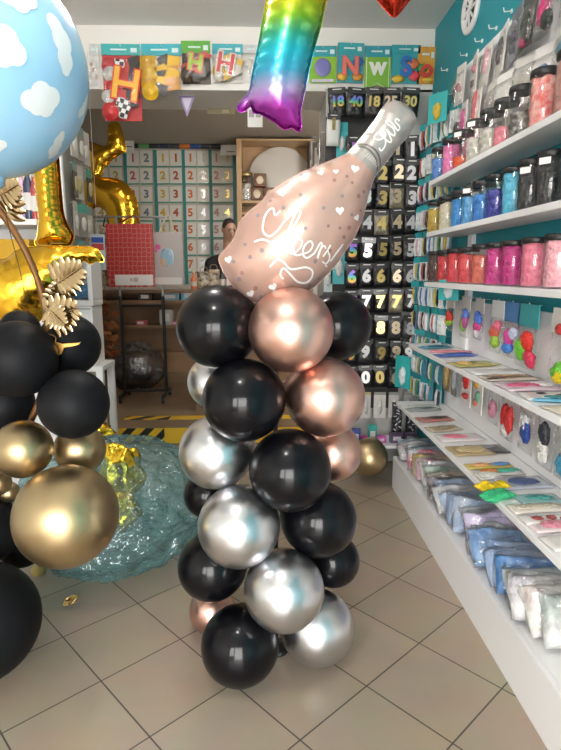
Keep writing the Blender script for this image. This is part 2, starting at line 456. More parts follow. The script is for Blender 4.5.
S.cycles.use_denoising = True; S.cycles.max_bounces = 8; S.cycles.transparent_max_bounces = 24; S.cycles.caustics_reflective = False; S.cycles.caustics_refractive = False
S.cycles.sample_clamp_indirect = 6

# ================================================================== THE BALLOON COLUMN
GC = 'balloons of the column'
ax = Vector((.02, 1.86, 0))
def colb(mat, key, px, py, Y, r, label):
    p = at(px, py, Y); d = (ax.x - p.x, ax.y - p.y, .05)
    return balloon(mat, key, px, py, Y, r * 1.012, label, GC, neck=d)
colb(BLACKG, 'k', 218, 327, 1.78, .131, 'glossy black balloon at the top left of the column')
colb(ROSE, 'r', 291, 330, 1.71, .131, 'rose gold balloon at the top front of the column right under the bottle')
colb(BLACKG, 'k', 337, 326, 1.93, .118, 'glossy black balloon tucked behind the topmost rose gold balloon')
colb(BLACKG, 'k', 244, 400, 1.71, .130, 'glossy black balloon below the topmost rose gold balloon, on the left')
colb(ROSE, 'r', 325, 397, 1.77, .129, 'rose gold balloon second from the top on the right side of the column')
colb(CHROME_S, 's', 214, 382, 1.98, .095, 'silver balloon mostly hidden behind the two upper left black balloons')
colb(CHROME_S, 's', 216, 452, 1.80, .123, 'silver balloon highest in full view on the left side of the column')
colb(BLACKG, 'k', 290, 470, 1.70, .131, 'glossy black balloon in the middle of the column facing front')
colb(ROSE, 'r', 333, 452, 1.93, .103, 'rose gold balloon lowest on the right, half behind the middle black balloon')
colb(CHROME_S, 's', 239, 526, 1.70, .133, 'silver balloon in the middle of the column, left of centre')
colb(BLACKG, 'k', 319, 519, 1.80, .129, 'glossy black balloon on the right of the column at mid height')
colb(BLACKG, 'k', 208, 494, 1.97, .090, 'glossy black balloon mostly hidden behind the left silver balloons')
colb(BLACKG, 'k', 212, 566, 1.83, .120, 'glossy black balloon low on the left side of the column')
colb(CHROME_S, 's', 284, 590, 1.68, .132, 'silver balloon low at the front centre of the column')
colb(BLACKG, 'k', 333, 560, 1.95, .100, 'glossy black balloon low on the right peeping out behind another')
colb(ROSE, 'r', 212, 610, 2.02, .090, 'rose gold balloon near the floor at the back left of the column')
colb(BLACKG, 'k', 240, 645, 1.72, .133, 'glossy black balloon at the foot of the column resting on the floor')
colb(CHROME_S, 's', 317, 627, 1.83, .133, 'silver balloon at the foot of the column resting on the floor')
# the pole the balloons are tied round
t = empty('column_stand', (.035, 1.875, 0)); tag(t, 'slim black pole inside the balloon column', 'stand')
MB().lathe([(.05, 0), (.05, .012), (.01, .02)], 24).build('base', BLACKP, t)
MB().lathe([(.009, .0), (.009, 1.30)], 12).build('pole', BLACKP, t)

# ---- bottle balloon
bo, bp = px_plane(310, 210, 1.80)
BOT = [(219, 259), (224, 251), (233, 241), (237, 231), (241, 221), (250, 211), (261, 202), (270, 192), (288, 180), (303, 172), (318, 166), (333, 160), (346, 154), (354, 146), (365, 133), (371, 125), (376.5, 117.5), (381, 110), (386, 105), (396, 101), (408, 107.6), (415.7, 119), (410, 133), (396, 149), (390, 157), (384, 164.5), (376.5, 174), (371, 186), (366.7, 202), (363, 215), (359, 227), (352, 241), (345, 251), (337, 263), (329, 272), (314, 287), (294, 297), (275, 303), (253, 302), (243, 297), (235, 288), (226, 276)]
A0, A1 = Vector(bp(357, 165)), Vector(bp(404, 108)); AX = (A1 - A0).normalized()
PINKF = M('rose_foil', (.575, .36, .295), .32, .40, coat=.22, bump=(7, .12, .02), coat_r=.06)
GREYF = M('grey_foil', (.40, .375, .35), .32, .45, coat=.22, bump=(10, .15, .02))
mb = foil_mesh('bottle', None, [bp(*p) for p in BOT], .30, .0095, wrinkle=.16, wl=.05, wdepth=.022, rim=.002,
               matfn=lambda c: 1 if (Vector((c[0], c[2])) - A0).dot(AX) > 0 else 0)
BV, BF = [Vector(v) for v in mb.v], list(mb.f)
bvh = BVHTree.FromPolygons(BV, BF)
def skin(x, z, off=.0015):
    h = bvh.ray_cast(Vector((x, -1, z)), Vector((0, 1, 0)))
    return (h[0] - Vector((0, off, 0))) if h[0] else None
def ribbon(mb, pts, w, mi=0, curve=True):
    P = resample(catmull(pts, 8, False) if curve else pts, .004, False)
    row = []
    for i, p in enumerate(P):
        a, b = P[max(0, i - 1)], P[min(len(P) - 1, i + 1)]; t = (b - a).normalized(); nn = Vector((-t.y, t.x)) * w / 2
        q = [skin(p.x + nn.x, p.y + nn.y), skin(p.x, p.y, .0025), skin(p.x - nn.x, p.y - nn.y)]
        if all(q): row.append(q)
        else:
            row.append(None)
    for a, b in zip(row, row[1:]):
        if a and b: mb.add([a[0], a[1], a[2], b[0], b[1], b[2]], [(0, 1, 4, 3), (1, 2, 5, 4)], mi, True)
WF = M('white_print', (.88, .84, .82), .35, coat=.4)
def decal(mb, cx, cz, pts, mi):
    V = []
    for x, z in [(0, 0)] + pts:
        s = skin(cx + x, cz + z, .002)
        if not s: return
        V.append(s)
    n = len(pts); mb.add(V, [(0, 1 + i, 1 + (i + 1) % n) for i in range(n)], mi, True)
def heart(s, a):
    out = []
    for k in range(20):
        t = 2 * math.pi * k / 20; x = 16 * math.sin(t) ** 3; y = 13 * math.cos(t) - 5 * math.cos(2 * t) - 2 * math.cos(3 * t) - math.cos(4 * t)
        x, y = x * s / 17, y * s / 17; out.append((x * math.cos(a) - y * math.sin(a), x * math.sin(a) + y * math.cos(a)))
    return out[::-1]
def disc(s): return [(s * math.cos(-2 * math.pi * k / 12), s * math.sin(-2 * math.pi * k / 12)) for k in range(12)]
dc = mb
for x, y, s, a in ((281.5, 197.5, .012, .2), (334.5, 215, .014, .1), (350.5, 174, .014, -.2), (318, 177.5, .011, .3), (353, 220, .011, .6), (229.5, 260, .013, .3), (251, 293, .013, .4), (272.5, 286, .014, .4), (332, 177, .009, 0)):
    c = bp(x, y); decal(dc, c[0], c[1], heart(s, a), 2)
for x, y in ((337, 201), (319, 213), (347, 188), (323.5, 229.5), (335, 231), (347, 218), (302, 232), (342, 182), (360, 195), (246, 246), (243, 273), (256, 287.5), (261, 296), (240, 279), (251, 258), (300, 178), (309, 171), (293, 186), (270, 204), (258, 218), (330, 186), (354, 200), (357, 213), (340, 239), (318, 279), (308, 285), (298, 200), (345, 230), (312, 262), (326, 252), (235, 262), (262, 252), (282, 212)):
    c = bp(x, y); decal(dc, c[0], c[1], disc(random.uniform(.0045, .0075)), random.choice((3, 3, 4)))
o = mb.build('bottle_balloon', [PINKF, GREYF, WF, M('grey_dot_print', (.27, .22, .23), .35, coat=.4), M('mauve_dot_print', (.33, .17, .15), .35, coat=.4)], loc=bo)
bottle = tag(o, 'rose pink foil balloon shaped like a champagne bottle tilted on top of the column', 'balloon')
def q5(l): return [bp(240 + x / 5.1, 190 + y / 5.1) for x, y in l]
tx = MB()
for l, wd in (([(200, 128), (175, 150), (165, 112), (135, 135), (118, 185), (120, 230), (150, 250), (185, 225), (215, 185), (250, 150), (300, 100)], .0058),
              ([(75, 275), (120, 265), (190, 290), (240, 235), (285, 165), (292, 130), (270, 145), (240, 220), (205, 330), (225, 280), (255, 260), (258, 290), (245, 325), (262, 335)], .0058),
              ([(262, 335), (295, 300), (300, 270), (280, 268), (262, 300), (268, 338), (300, 335)], .0052),
              ([(300, 335), (335, 322), (352, 292), (338, 274), (312, 298), (306, 335), (325, 352), (358, 332)], .0052),
              ([(358, 335), (376, 302), (390, 280), (397, 286), (388, 320), (377, 356), (384, 322), (400, 298), (413, 296), (415, 308)], .0052),
              ([(404, 345), (428, 312), (440, 288), (430, 315), (440, 350), (424, 378), (402, 366)], .0052),
              ([(508, 282), (478, 322), (446, 366)], .0058),
              ([(428, 386), (424, 392)], .010),
              ([(150, 395), (185, 360), (215, 372), (250, 405), (320, 396), (354, 412), (354, 445), (328, 470), (285, 465), (250, 432), (215, 400), (200, 430), (215, 452)], .0058)):
    ribbon(tx, q5(l), wd)
tx.build('lettering', WF, bottle)
def q7(l): return [bp(340 + x / 7.01, 95 + y / 7.01) for x, y in l]
tx = MB()
for l in ([(245, 400), (262, 420), (290, 380), (285, 330), (250, 290), (225, 310), (215, 335), (250, 345), (290, 320), (275, 285), (255, 300), (300, 350), (335, 355), (315, 310), (295, 270), (320, 300), (355, 315), (345, 270), (305, 235), (300, 210), (330, 225), (375, 280), (390, 255), (360, 225), (365, 200), (388, 215)],):
    ribbon(tx, q7(l), .005)
tx.build('lettering', WF, bottle)
rg = MB()
for l in ([(75, 375), (140, 390), (200, 440), (235, 500), (245, 570)], [(98, 360), (165, 378), (230, 430), (262, 490), (268, 545)]):
    ribbon(rg, q7(l), .006)
rg.build('neck_ring', M('dark_grey_print', (.13, .115, .10), .35, coat=.4), bottle)
rg = MB()
for k in range(7):
    x, y = 148 + k * 13, 468 + k * 10
    ribbon(rg, q7([(x, y), (x + 26, y - 26)]), .0035, curve=False)
rg.build('neck_stripe', M('pale_grey_print', (.62, .58, .53), .35, coat=.4), bottle)

# ---- hanging foil balloons
def ramp_mat(name, stops, z0, z1, rough=.22, metal=.62):
    m = bpy.data.materials.new(name); m.use_nodes = True; nt = m.node_tree; b = nt.nodes['Principled BSDF']
    tc = nt.nodes.new('ShaderNodeTexCoord'); sx = nt.nodes.new('ShaderNodeSeparateXYZ'); mr = nt.nodes.new('ShaderNodeMapRange'); r = nt.nodes.new('ShaderNodeValToRGB')
    mr.inputs['From Min'].default_value = z0; mr.inputs['From Max'].default_value = z1
    nt.links.new(tc.outputs['Object'], sx.inputs[0]); nt.links.new(sx.outputs['Z'], mr.inputs['Value']); nt.links.new(mr.outputs[0], r.inputs[0]); nt.links.new(r.outputs[0], b.inputs['Base Color'])
    while len(r.color_ramp.elements) < len(stops): r.color_ramp.elements.new(.5)
    for e, (p, c) in zip(r.color_ramp.elements, stops): e.position = p; e.color = (*c, 1)
    b.inputs['Metallic'].default_value = metal; b.inputs['Roughness'].default_value = rough
    n = nt.nodes.new('ShaderNodeTexNoise'); n.inputs['Scale'].default_value = 9; bp_ = nt.nodes.new('ShaderNodeBump'); bp_.inputs['Strength'].default_value = .25; bp_.inputs['Distance'].default_value = .02
    nt.links.new(tc.outputs['Object'], n.inputs['Vector']); nt.links.new(n.outputs['Fac'], bp_.inputs['Height']); nt.links.new(bp_.outputs[0], b.inputs['Normal'])
    return m
ro, rp = px_plane(285, 60, 2.3)
SEVEN = [(326, 0), (336, -40), (345, -74), (349, -98), (338, -106), (300, -106), (262, -106), (232, -104), (226, -80), (229, -58), (240, -50), (262, -48), (276, -44), (272, -20), (266.9, 0), (263, 22), (259.7, 41), (255, 63), (252, 78), (249, 92), (238, 106), (239, 111), (244, 111), (251, 106), (254, 114), (259, 113), (275, 122), (284, 129), (292, 127), (299, 132), (301, 125), (300, 112), (303, 98), (306, 84), (309, 68), (314, 48), (320, 27)]
z1 = rp(285, -110)[1]; z0 = rp(285, 132)[1]
f = lambda py: (rp(285, py)[1] - z0) / (z1 - z0)
RAIN = ramp_mat('rainbow_foil', [(0, (.52, .03, .42)), (f(108), (.45, .06, .48)), (f(92), (.42, .36, .62)), (f(76), (.06, .40, .62)), (f(56), (.02, .50, .62)), (f(40), (.05, .42, .24)), (f(25), (.22, .50, .03)), (f(0), (.75, .62, .01)), (f(-50), (.9, .25, .02)), (1, (.75, .03, .05))], z0, z1)
o = foil_mesh('seven', None, [rp(*p) for p in SEVEN], .20, .014, wrinkle=.3, wl=.05, wdepth=.03).build('number_balloon', RAIN, loc=ro)
tag(o, 'rainbow foil number seven balloon hanging from the ceiling', 'balloon')
zt = rp(300, -104)
MB().tube([(zt[0], 0, zt[1]), (zt[0], 0, ZC - ro.z)], .0012, 5).build('string', plain('#dddddd'), o)
ho, hp = px_plane(394, -45, 2.5)
HEART = [(394, 17), (388, 12), (376, -2), (352, -28), (338, -52), (340, -76), (355, -90), (374, -88), (388, -76), (394, -66), (400, -76), (414, -88), (433, -90), (448, -76), (450, -52), (436, -28), (411, -2), (400, 12)]
o = foil_mesh('heart', None, [hp(*p) for p in HEART], .17, .016, wrinkle=.25, wl=.05, wdepth=.03).build('heart_balloon', M('red_foil', (.62, .05, .025), .18, 1, bump=(9, .3, .02)), loc=ho)
tag(o, 'red foil heart balloon whose tip hangs in at the top edge', 'balloon')
zt = hp(394, -66); MB().tube([(zt[0], 0, zt[1]), (zt[0], 0, ZC - ho.z)], .0012, 5).build('string', plain('#dddddd'), o)

# ================================================================== LEFT: GARLAND
GG = 'balloons of the garland'
def gb(mat, key, px, py, Y, r, label, sq=(1, 1, 1), neck=(-.3, .8, -.2)):
    return balloon(mat, key, px, py, Y, r, label, GG, neck, sq)
gb(GOLDS, 'g', 66.5, 516, 1.78, .173, 'largest satin gold balloon of the garland on the left', (1, 1, .98), (-.6, .7, .2))
gb(GOLDS, 'g', 23, 449, 1.86, .100, 'satin gold balloon above and left of the largest gold one')
gb(GOLDS, 'g', 80, 449, 2.00, .094, 'satin gold balloon squeezed between black balloon and largest gold one', (1, 1, 1))
gb(GOLDS, 'g', -1, 483, 1.98, .045, 'tiny satin gold balloon at the left edge below the gold ones')
gb(GOLDS, 'g', 9, 492, 2.06, .04, 'tiny satin gold balloon half hidden beside the largest gold one')
gb(BLACKM, 'm', 18, 359, 1.86, .128, 'matte black balloon left at the top of the garland', (1, 1, .98))
gb(BLACKM, 'm', 69, 345, 2.06, .115, 'matte black balloon behind the gold bird ornament', (1, 1, 1.0))
gb(BLACKM, 'm', 74, 404, 1.86, .118, 'matte black balloon right in the middle of the garland', (1, 1, 1), (-.8, .5, -.1))
gb(BLACKM, 'm', 20, 330, 2.12, .075, 'small matte black balloon just showing at the very top of the garland')
gb(BLACKM, 'm', 4, 404, 2.06, .11, 'matte black balloon in the gap above the smaller gold balloon')
gb(BLACKM, 'm', -14, 530, 2.02, .13, 'matte black balloon left of the largest gold balloon')
gb(BLACKM, 'm', 22, 545, 2.12, .09, 'matte black balloon below and behind the largest gold balloon')
gb(BLACKM, 'm', -21, 622, 1.74, .200, 'large matte black balloon resting on the floor at the left edge')
# cloud balloon
c = at(-22, 68, 1.25); rb = .216
SKYB = M('sky_blue_latex', lin('#9ccaea'), .35, coat=.35, coat_r=.15); CLW = M('white_cloud_print', (.85, .88, .9), .4, coat=.3, coat_r=.15)
mb = MB().ell((0, 0, 0), rb, 48, 32)
for k in range(48 * 32): pass
def hit(px, py):
    d = Vector(ray(px, py)).normalized(); o_ = Vector((0, 0, H)) - c; b = o_.dot(d); q = b * b - (o_.length_squared - rb * rb)
    return (o_ + d * (-b - math.sqrt(max(q, 0)))).normalized()
def cloud(n, s, a, blobs):
    n = n.normalized(); ux = Vector((1, 0, 0)); ux = (ux - n * ux.dot(n)).normalized(); uz = n.cross(ux) * -1
    if uz.z < 0: uz = -uz
    V = [n * rb * 1.004]; N = 40; rings = 4; out = []
    for k in range(N):
        t = -2 * math.pi * k / N; dx, dz = math.cos(t), math.sin(t); best = .2
        for bx, bz, br in blobs:
            p = bx * dx + bz * dz; q = bx * bx + bz * bz - br * br
            if p * p - q > 0: best = max(best, p + math.sqrt(p * p - q))
        out.append((best * dx, best * dz))
    for g in range(1, rings + 1):
        for x, z in out:
            x, z = x * s * g / rings, z * s * g / rings; x, z = x * math.cos(a) - z * math.sin(a), x * math.sin(a) + z * math.cos(a)
            V.append((n + ux * x / rb + uz * z / rb).normalized() * rb * 1.004)
    fs = [(0, 1 + k, 1 + (k + 1) % N) for k in range(N)]
    for g in range(rings - 1):
        for k in range(N):
            l = (k + 1) % N; fs.append((1 + g * N + k, 1 + (g + 1) * N + k, 1 + (g + 1) * N + l, 1 + g * N + l))
    mb.add(V, fs, 1, True)
BL1 = [(-.55, .05, .42), (0, .3, .5), (.5, .1, .45), (.2, -.3, .4), (-.2, -.15, .45)]
BL2 = [(-.7, .0, .38), (-.15, .1, .5), (.45, .0, .42), (.8, -.1, .25)]
for px, py, s, a, b in ((1, 45, .047, -.6, BL1), (62, 45, .052, -1.1, BL2), (42, 101, .044, -.3, BL1), (66, 8, .05, -1.15, BL2), (14, -6, .045, .2, BL1), (57, 146, .036, .7, BL2), (84, 106, .03, .9, BL2), (-60, 90, .06, .2, BL1), (-20, 150, .05, .2, BL2), (-50, 20, .05, .4, BL1)):
    cloud(hit(px, py), s, a, BL1 if b is BL1 else BL2)
for k in range(14):
    n = Vector((random.uniform(-1, .6), random.uniform(.1, 1), random.uniform(-1, 1))); cloud(n, .05, random.uniform(-1, 1), BL1)
mb.lathe([(.035, .0), (.03, -.02), (.012, -.035), (.02, -.045), (.02, -.05)], 14, 0, Matrix.Translation((0, 0, -rb + .006)))
o = mb.build('cloud_balloon', [SKYB, CLW], loc=c)
tag(o, 'big light blue latex balloon printed with white clouds at upper left', 'balloon')
MB().tube(catmull([(0, 0, -rb - .04)] + [tuple(at(*q) - c) for q in ((4, 212, 1.4), (12, 240, 1.55), (21, 275, 1.72), (29, 318, 1.88))], 6, False), .0012, 5).build('ribbon', plain('#3a3028'), o)
# hoop the garland is tied to
hc = at(-150, 330, 1.98); hr = .685
t = empty('garland_hoop', (hc.x, 1.98, 0)); tag(t, 'round copper gold hoop that carries the garland of black and gold balloons', 'stand')
HM = M('hoop_copper', (.18, .085, .028), .5, .7)
MB().tube([(hr * math.cos(k * math.pi / 48), 0, hc.z + hr * math.sin(k * math.pi / 48)) for k in range(96)], .012, 10, closed=True).build('ring', HM, t)
MB().box2((-.03, -.02, .02), (.03, .02, hc.z - hr + .005)).build('post', HM, t)
MB().box2((-.35, -.15, 0), (.35, .15, .02)).build('base', HM, t, bevel=.004)
# gold leaves
LEAF = M('champagne_gold_leaf', (.58, .43, .24), .2, 1)
def leaf(px, py, Y, ang, s, label, n=6, tilt=.35):
    mb = MB()
    for sd in (-1, 1):
        for k in range(n):
            t0 = k / n; base = Vector((0, 0, t0 * s * .85)); a = R(78 - 58 * t0); ln = s * (.66 - .30 * abs(t0 - .35) - .12 * t0)
            d = Vector((sd * math.sin(a), -.18 - .25 * t0, math.cos(a))).normalized(); nn = Vector((-d.z * sd, 0, d.x * sd)).normalized(); wd = s * .115
            V = []
            for j in range(6):
                u = j / 5; wj = wd * math.sin(math.pi * (.12 + .83 * u)) ** .7; c_ = base + d * ln * u + Vector((0, .10 * s * u * u, -.05 * s * u * u))
                V += [c_ + nn * wj, c_ + Vector((0, -wd * .35, 0)), c_ - nn * wj]
            fs = []
            for j in range(5):
                b_ = 3 * j; fs += [(b_, b_ + 1, b_ + 4, b_ + 3), (b_ + 1, b_ + 2, b_ + 5, b_ + 4)]
            mb.add(V, fs, 0, True)
    mb.tube([(0, 0, -.25 * s), (0, -.005, .4 * s), (0, -.01, s)], [.004, .003, .0012], 6)
    o = mb.build('gold_leaf', LEAF, loc=at(px, py, Y), rot=(tilt, 0, ang))
    o.rotation_euler = (Matrix.Rotation(ang, 4, 'Y') @ Matrix.Rotation(tilt, 4, 'X')).to_euler()
    return tag(o, label, 'leaf', 'gold leaves stuck in the garland')
leaf(58, 283, 1.88, R(62), .125, 'champagne gold palm leaf uppermost of the cluster beside the gold foil')
leaf(50, 318, 1.86, R(72), .13, 'champagne gold palm leaf in the middle of the cluster, spread to the right')
leaf(49, 310, 1.84, R(128), .085, 'champagne gold leaf lowest of the cluster, hanging in front of black balloon')
leaf(60, 312, 1.93, R(10), .11, 'champagne gold leaf standing upright at the back of the cluster')
leaf(6, 215, 2.02, R(20), .13, 'champagne gold palm leaf beside the top of the hoop')
leaf(-2, 196, 2.0, R(70), .11, 'champagne gold leaf just under the cloud balloon')
# gold bird on a wire
t = empty('bird_ornament', at(66, 346, 1.905)); tag(t, 'small gold flying bird ornament on a wire in front of a black balloon', 'ornament', None)
BG = M('orange_gold', (.62, .33, .09), .3, 1)
pr = [(-.044, .004), (-.036, .012), (-.028, .012), (-.01, .008), (.012, .010), (.045, .012), (.052, .016), (.046, .006), (.030, 0), (.01, -.004), (-.006, -.006), (-.016, -.026), (-.030, -.034), (-.024, -.020), (-.030, -.014), (-.036, -.004)]
MB().prism(pr, -.004, .004).build('body', BG, t, bevel=.0015)
MB().tube(catmull([(-.036, 0, .01), (-.035, .004, .03), (-.06, .01, .04), (-.10, .02, .045)], 6, False), .0013, 5).build('wire', BG, t)
# gold foil numbers
o1, p1 = px_plane(52, 200, 2.5)
ONE = [(33, 150), (34, 170), (37, 200), (39, 217), (37.5, 236), (35, 243), (40, 247), (55, 246), (69, 245), (73, 236), (68.4, 227), (63.6, 214), (61, 190), (59, 165), (57.6, 150), (56, 120), (54, 100), (44, 97), (34, 104), (22, 118), (20, 128), (27, 131), (32, 128)]
o = foil_mesh('one', None, [p1(*p) for p in ONE], .13, .010, wrinkle=.25, wl=.035, wdepth=.02).build('number_balloon', FOILG, loc=o1)
tag(o, 'gold foil number one balloon standing upright behind the hoop', 'balloon')
o2, p2 = px_plane(40, 280, 2.42)
TWO = [(-45, 264), (-10, 259), (6, 259), (14, 252), (26, 248), (45, 246.5), (72, 247), (88, 247), (97, 250), (100, 254), (104, 261), (95, 261), (90, 264), (84, 260), (78, 264), (71, 259), (73, 268), (69, 281), (60, 293), (50, 306), (38, 322), (15, 334), (-25, 334), (-52, 305)]
o = foil_mesh('two', None, [p2(*p) for p in TWO], .20, .013, wrinkle=.35, wl=.05, wdepth=.03).build('number_balloon', M('gold_foil_crinkled', (.82, .47, .04), .20, 1, bump=(7, .3, .03)), loc=o2)
tag(o, 'crinkled gold foil number balloon lying on its side below the gold number one', 'balloon')
MB().tube([(-.1, 0, p2(30, 320)[1]), (-.12, .02, -o2.z + .03)], .0015, 5).lathe([(.03, 0), (.035, .02), (.02, .04), (.001, .045)], 14, 0, Matrix.Translation((-.12, .02, -o2.z))).build('ribbon', plain('#b8a060'), o)
o5, p5 = px_plane(110, 195, 5.85)
FIVE = [(109, 124), (118, 123), (122, 132), (126, 150), (121, 154), (112, 160), (104, 169), (102, 177), (112, 178), (124, 182), (134, 194), (138.5, 210), (138, 235), (126, 258), (105, 264), (90, 257), (85, 245), (93, 238), (107, 241), (108, 230), (107, 214), (102, 208), (96, 207), (90, 209), (84, 197), (84, 184), (90, 174), (88, 162), (84, 148), (90, 142), (104, 147), (108, 140)]
o = foil_mesh('five', None, [p5(*p) for p in FIVE], .24, .020, wrinkle=.3, wl=.07, wdepth=.04).build('number_balloon', FOILG, loc=o5)
tag(o, 'gold foil number five balloon hanging behind the red gift bag', 'balloon')
zt = p5(114, 125); MB().tube([(zt[0], 0, zt[1]), (zt[0], 0, ZC - o5.z)], .0012, 5).build('string', plain('#dddddd'), o)
# bag of foil balloons on the floor
def bagfn(p):
    rg = abs(noise.noise(p * 3.2 + Vector((3, 1, 0)))); r2 = abs(noise.noise(Vector((p.x * 7, p.y * 7, p.z * 3))))
    return 1.04 - .16 * rg - .09 * r2 - .05 * abs(noise.noise(p * 15)) + .05 * noise.noise(p * 1.4)
BAGM = clear_mat('teal_film', (.70, .88, .90), .07, .13, (9, 1., .09), (.26, .56, .60), .14)
mb = MB().ell((0, 0, 0), (.49, .54, .315), 110, 70, 0, bagfn)
mb.v = [(x, y, max(z, -.242 + .006 * math.sin(x * 20))) for x, y, z in mb.v]
o = mb.build('plastic_bag', BAGM, loc=(-.77, 2.70, .25)); bag = o
tag(o, 'big teal translucent plastic bag filled with gold foil on the floor', 'bag')
def crumple(name, px, py, Y, r, label, seed):
    def fn(p): return 1 + .35 * noise.noise(p * 1.7 + Vector((seed, 0, 0))) + .16 * noise.noise(p * 4.5 + Vector((0, seed, 0)))
    mb = MB().ell((0, 0, 0), r, 36, 24, 0, fn)
    o = mb.build(name, M('gold_foil_bagged', (.95, .66, .06), .2, 1, bump=(12, .6, .03)), loc=at(px, py, Y))
    return tag(o, label, 'balloon')
crumple('foil_balloon', 122, 474, 2.55, (.10, .08, .15), 'shiny yellow gold foil balloon inside the teal plastic bag', 2)
crumple('foil_balloon', 122, 512, 2.5, (.08, .08, .08), 'smaller gold foil balloon deep inside the teal plastic bag', 5)
crumple('foil_balloon', 96, 432, 3.2, (.10, .07, .06), 'orange gold foil balloon poking out behind the teal plastic bag', 8)
o = MB().tube([( .028 * math.cos(k * .5) + .002 * k * .1, .012 * math.sin(k * .5), .016 + .012 * math.sin(k * .5 + 1) + .0004 * k) for k in range(50)], .0035, 6).build('curled_ribbon', M('ribbon_gold', (.7, .5, .2), .25, 1), loc=atZ(70, 606, .002))
tag(o, 'small coil of gold ribbon on the floor in front of the plastic bag', 'ribbon')
# ================================================================== RIGHT: SHELVES
Y0, YE = .9, 3.26
ZB, Z5, Z4, Z3, Z2, Z1 = .214, .565, .945, 1.318, 1.598, 1.876     # top of the base; undersides of the boards
def board(x0, z, y0, y1, label, t=.026):
    o = MB().box2((x0, y0, z), (XR - .012, y1, z + t)).build('shelf', WHITE, bevel=.003)
    return tag(o, label, 'shelf', 'white shelves on the right wall')
bs = empty('shelving_plinth', ((.835 + XR) / 2, 2.2, 0)); tag(bs, 'long low white plinth of the shelving filled with folded clothes in bags', 'cabinet')
cx = bs.location.x
MB().box2((.835 - cx, Y0 - 2.2, .0), (.855 - cx, 3.46 - 2.2, ZB)).build('front_panel', WHITE, bs, bevel=.002)
MB().box2((.855 - cx, Y0 - 2.2, ZB - .03), (XR - .012 - cx, 3.46 - 2.2, ZB)).build('top', WHITE, bs)
MB().box2((.855 - cx, 3.44 - 2.2, 0), (XR - .012 - cx, 3.46 - 2.2, ZB - .03)).build('side_panel', WHITE, bs)
board(.835, Z5, Y0, 3.43, 'lowest white shelf board above the bagged clothes')
board(.88, Z4, Y0, 3.36, 'white shelf board with magazines below the hanging balloon packs')
board(.93, Z3, Y0, YE, 'white shelf board carrying the red and pink jars')
board(.93, Z2, Y0, YE, 'white shelf board carrying the blue and black jars')
board(.93, Z1, Y0, YE, 'topmost white shelf board with mixed jars under the hanging packs')
# white wall panels between the shelves, uprights
def wpanel(name, z0, z1, y0=Y0, y1=3.28):
    struct(MB().box2((XR - .011, y0, z0), (XR, y1, z1)).build(name, WHITE))
wpanel('trim_1', ZB, Z5, Y0, 3.46); wpanel('trim_2', Z5 + .026, Z4, Y0, 3.36); wpanel('trim_3', Z4 + .026, Z3 - .075); wpanel('trim_4', Z3 + .026, Z3 + .205); wpanel('trim_5', Z1 + .03, 2.52, Y0, 3.40)
struct(MB().box2((XR - .024, 3.02, Z4 + .03), (XR - .0, 3.075, Z1)).build('trim_6', WHITE))
for z in (Z1, Z2, Z3):
    pass
# ---- jars
LIDM = M('black_lid', (.012, .012, .012), .4, bump=(60, .2, .002))
def jar_body(r, h): return cached(('jb', r, h), lambda: MB().lathe([(r * .92, 0), (r, .008), (r, h * .86), (r * .94, h * .92), (r * .94, h)], 22).mesh('jar', JARC))
def jar_lid(r, h): return cached(('jl', r, h), lambda: MB().lathe([(r * .99, h * .93), (r * 1.01, h * .935), (r * 1.01, h + .004), (r * .96, h + .010), (.001, h + .010)], 22).mesh('lid', LIDM))
def jar_fill(r, h, m, m2, lev, seed):
    def mk():
        mb = MB()
        def blob(z0, z1, mi, s):
            n = 22; k = 14; prof = []
            vs = []
            for j in range(k + 1):
                z = z0 + (z1 - z0) * j / k
                for i in range(n):
                    a = 2 * math.pi * i / n; q = noise.noise(Vector((math.cos(a) * 2.6 + s, math.sin(a) * 2.6, z * 42))); q = max(-1, min(1, q * 1.6))
                    rr = r * (.90 + .085 * q); vs.append((rr * math.cos(a), rr * math.sin(a), z + (.006 * q if j == k else 0)))
            vs.append((0, 0, z1 + .008)); fs = []
            for j in range(k):
                for i in range(n):
                    l = (i + 1) % n; fs.append((j * n + i, j * n + l, (j + 1) * n + l, (j + 1) * n + i))
            for i in range(n): fs.append((k * n + i, k * n + (i + 1) % n, len(vs) - 1))
            mb.add(vs, fs, mi, True)
        blob(.006, h * lev, 0, seed)
        return mb.mesh('contents', m)
    return mk()
def heap(h, h2): return M('folded_latex_' + h, lin(h), .45, bump=(55, .8, .02), var=(42, lin(h2)))
def jar(px, shelf_z, hexc, hex2, h, r, label, lev=.86, sticker=None, X=1.012):
    p = atX(px, 150 if shelf_z > 1.8 else 190 if shelf_z > 1.5 else 270, X)
    t = empty('jar', (X, p.y, shelf_z + .026)); tag(t, label, 'jar', 'jars of balloons on the shelves')
    link('contents', jar_fill(r * .95, h, heap(hexc, hex2), None, lev, px * .1), t)
    link('body', jar_body(r, h), t); link('lid', jar_lid(r, h), t)
    if sticker:
        MB().box((-r - .001, -.0, h * sticker), (.002, .040, .022)).build('price_label', M('label_white', (.85, .85, .83), .5), t, rot=(0, 0, R(38)))
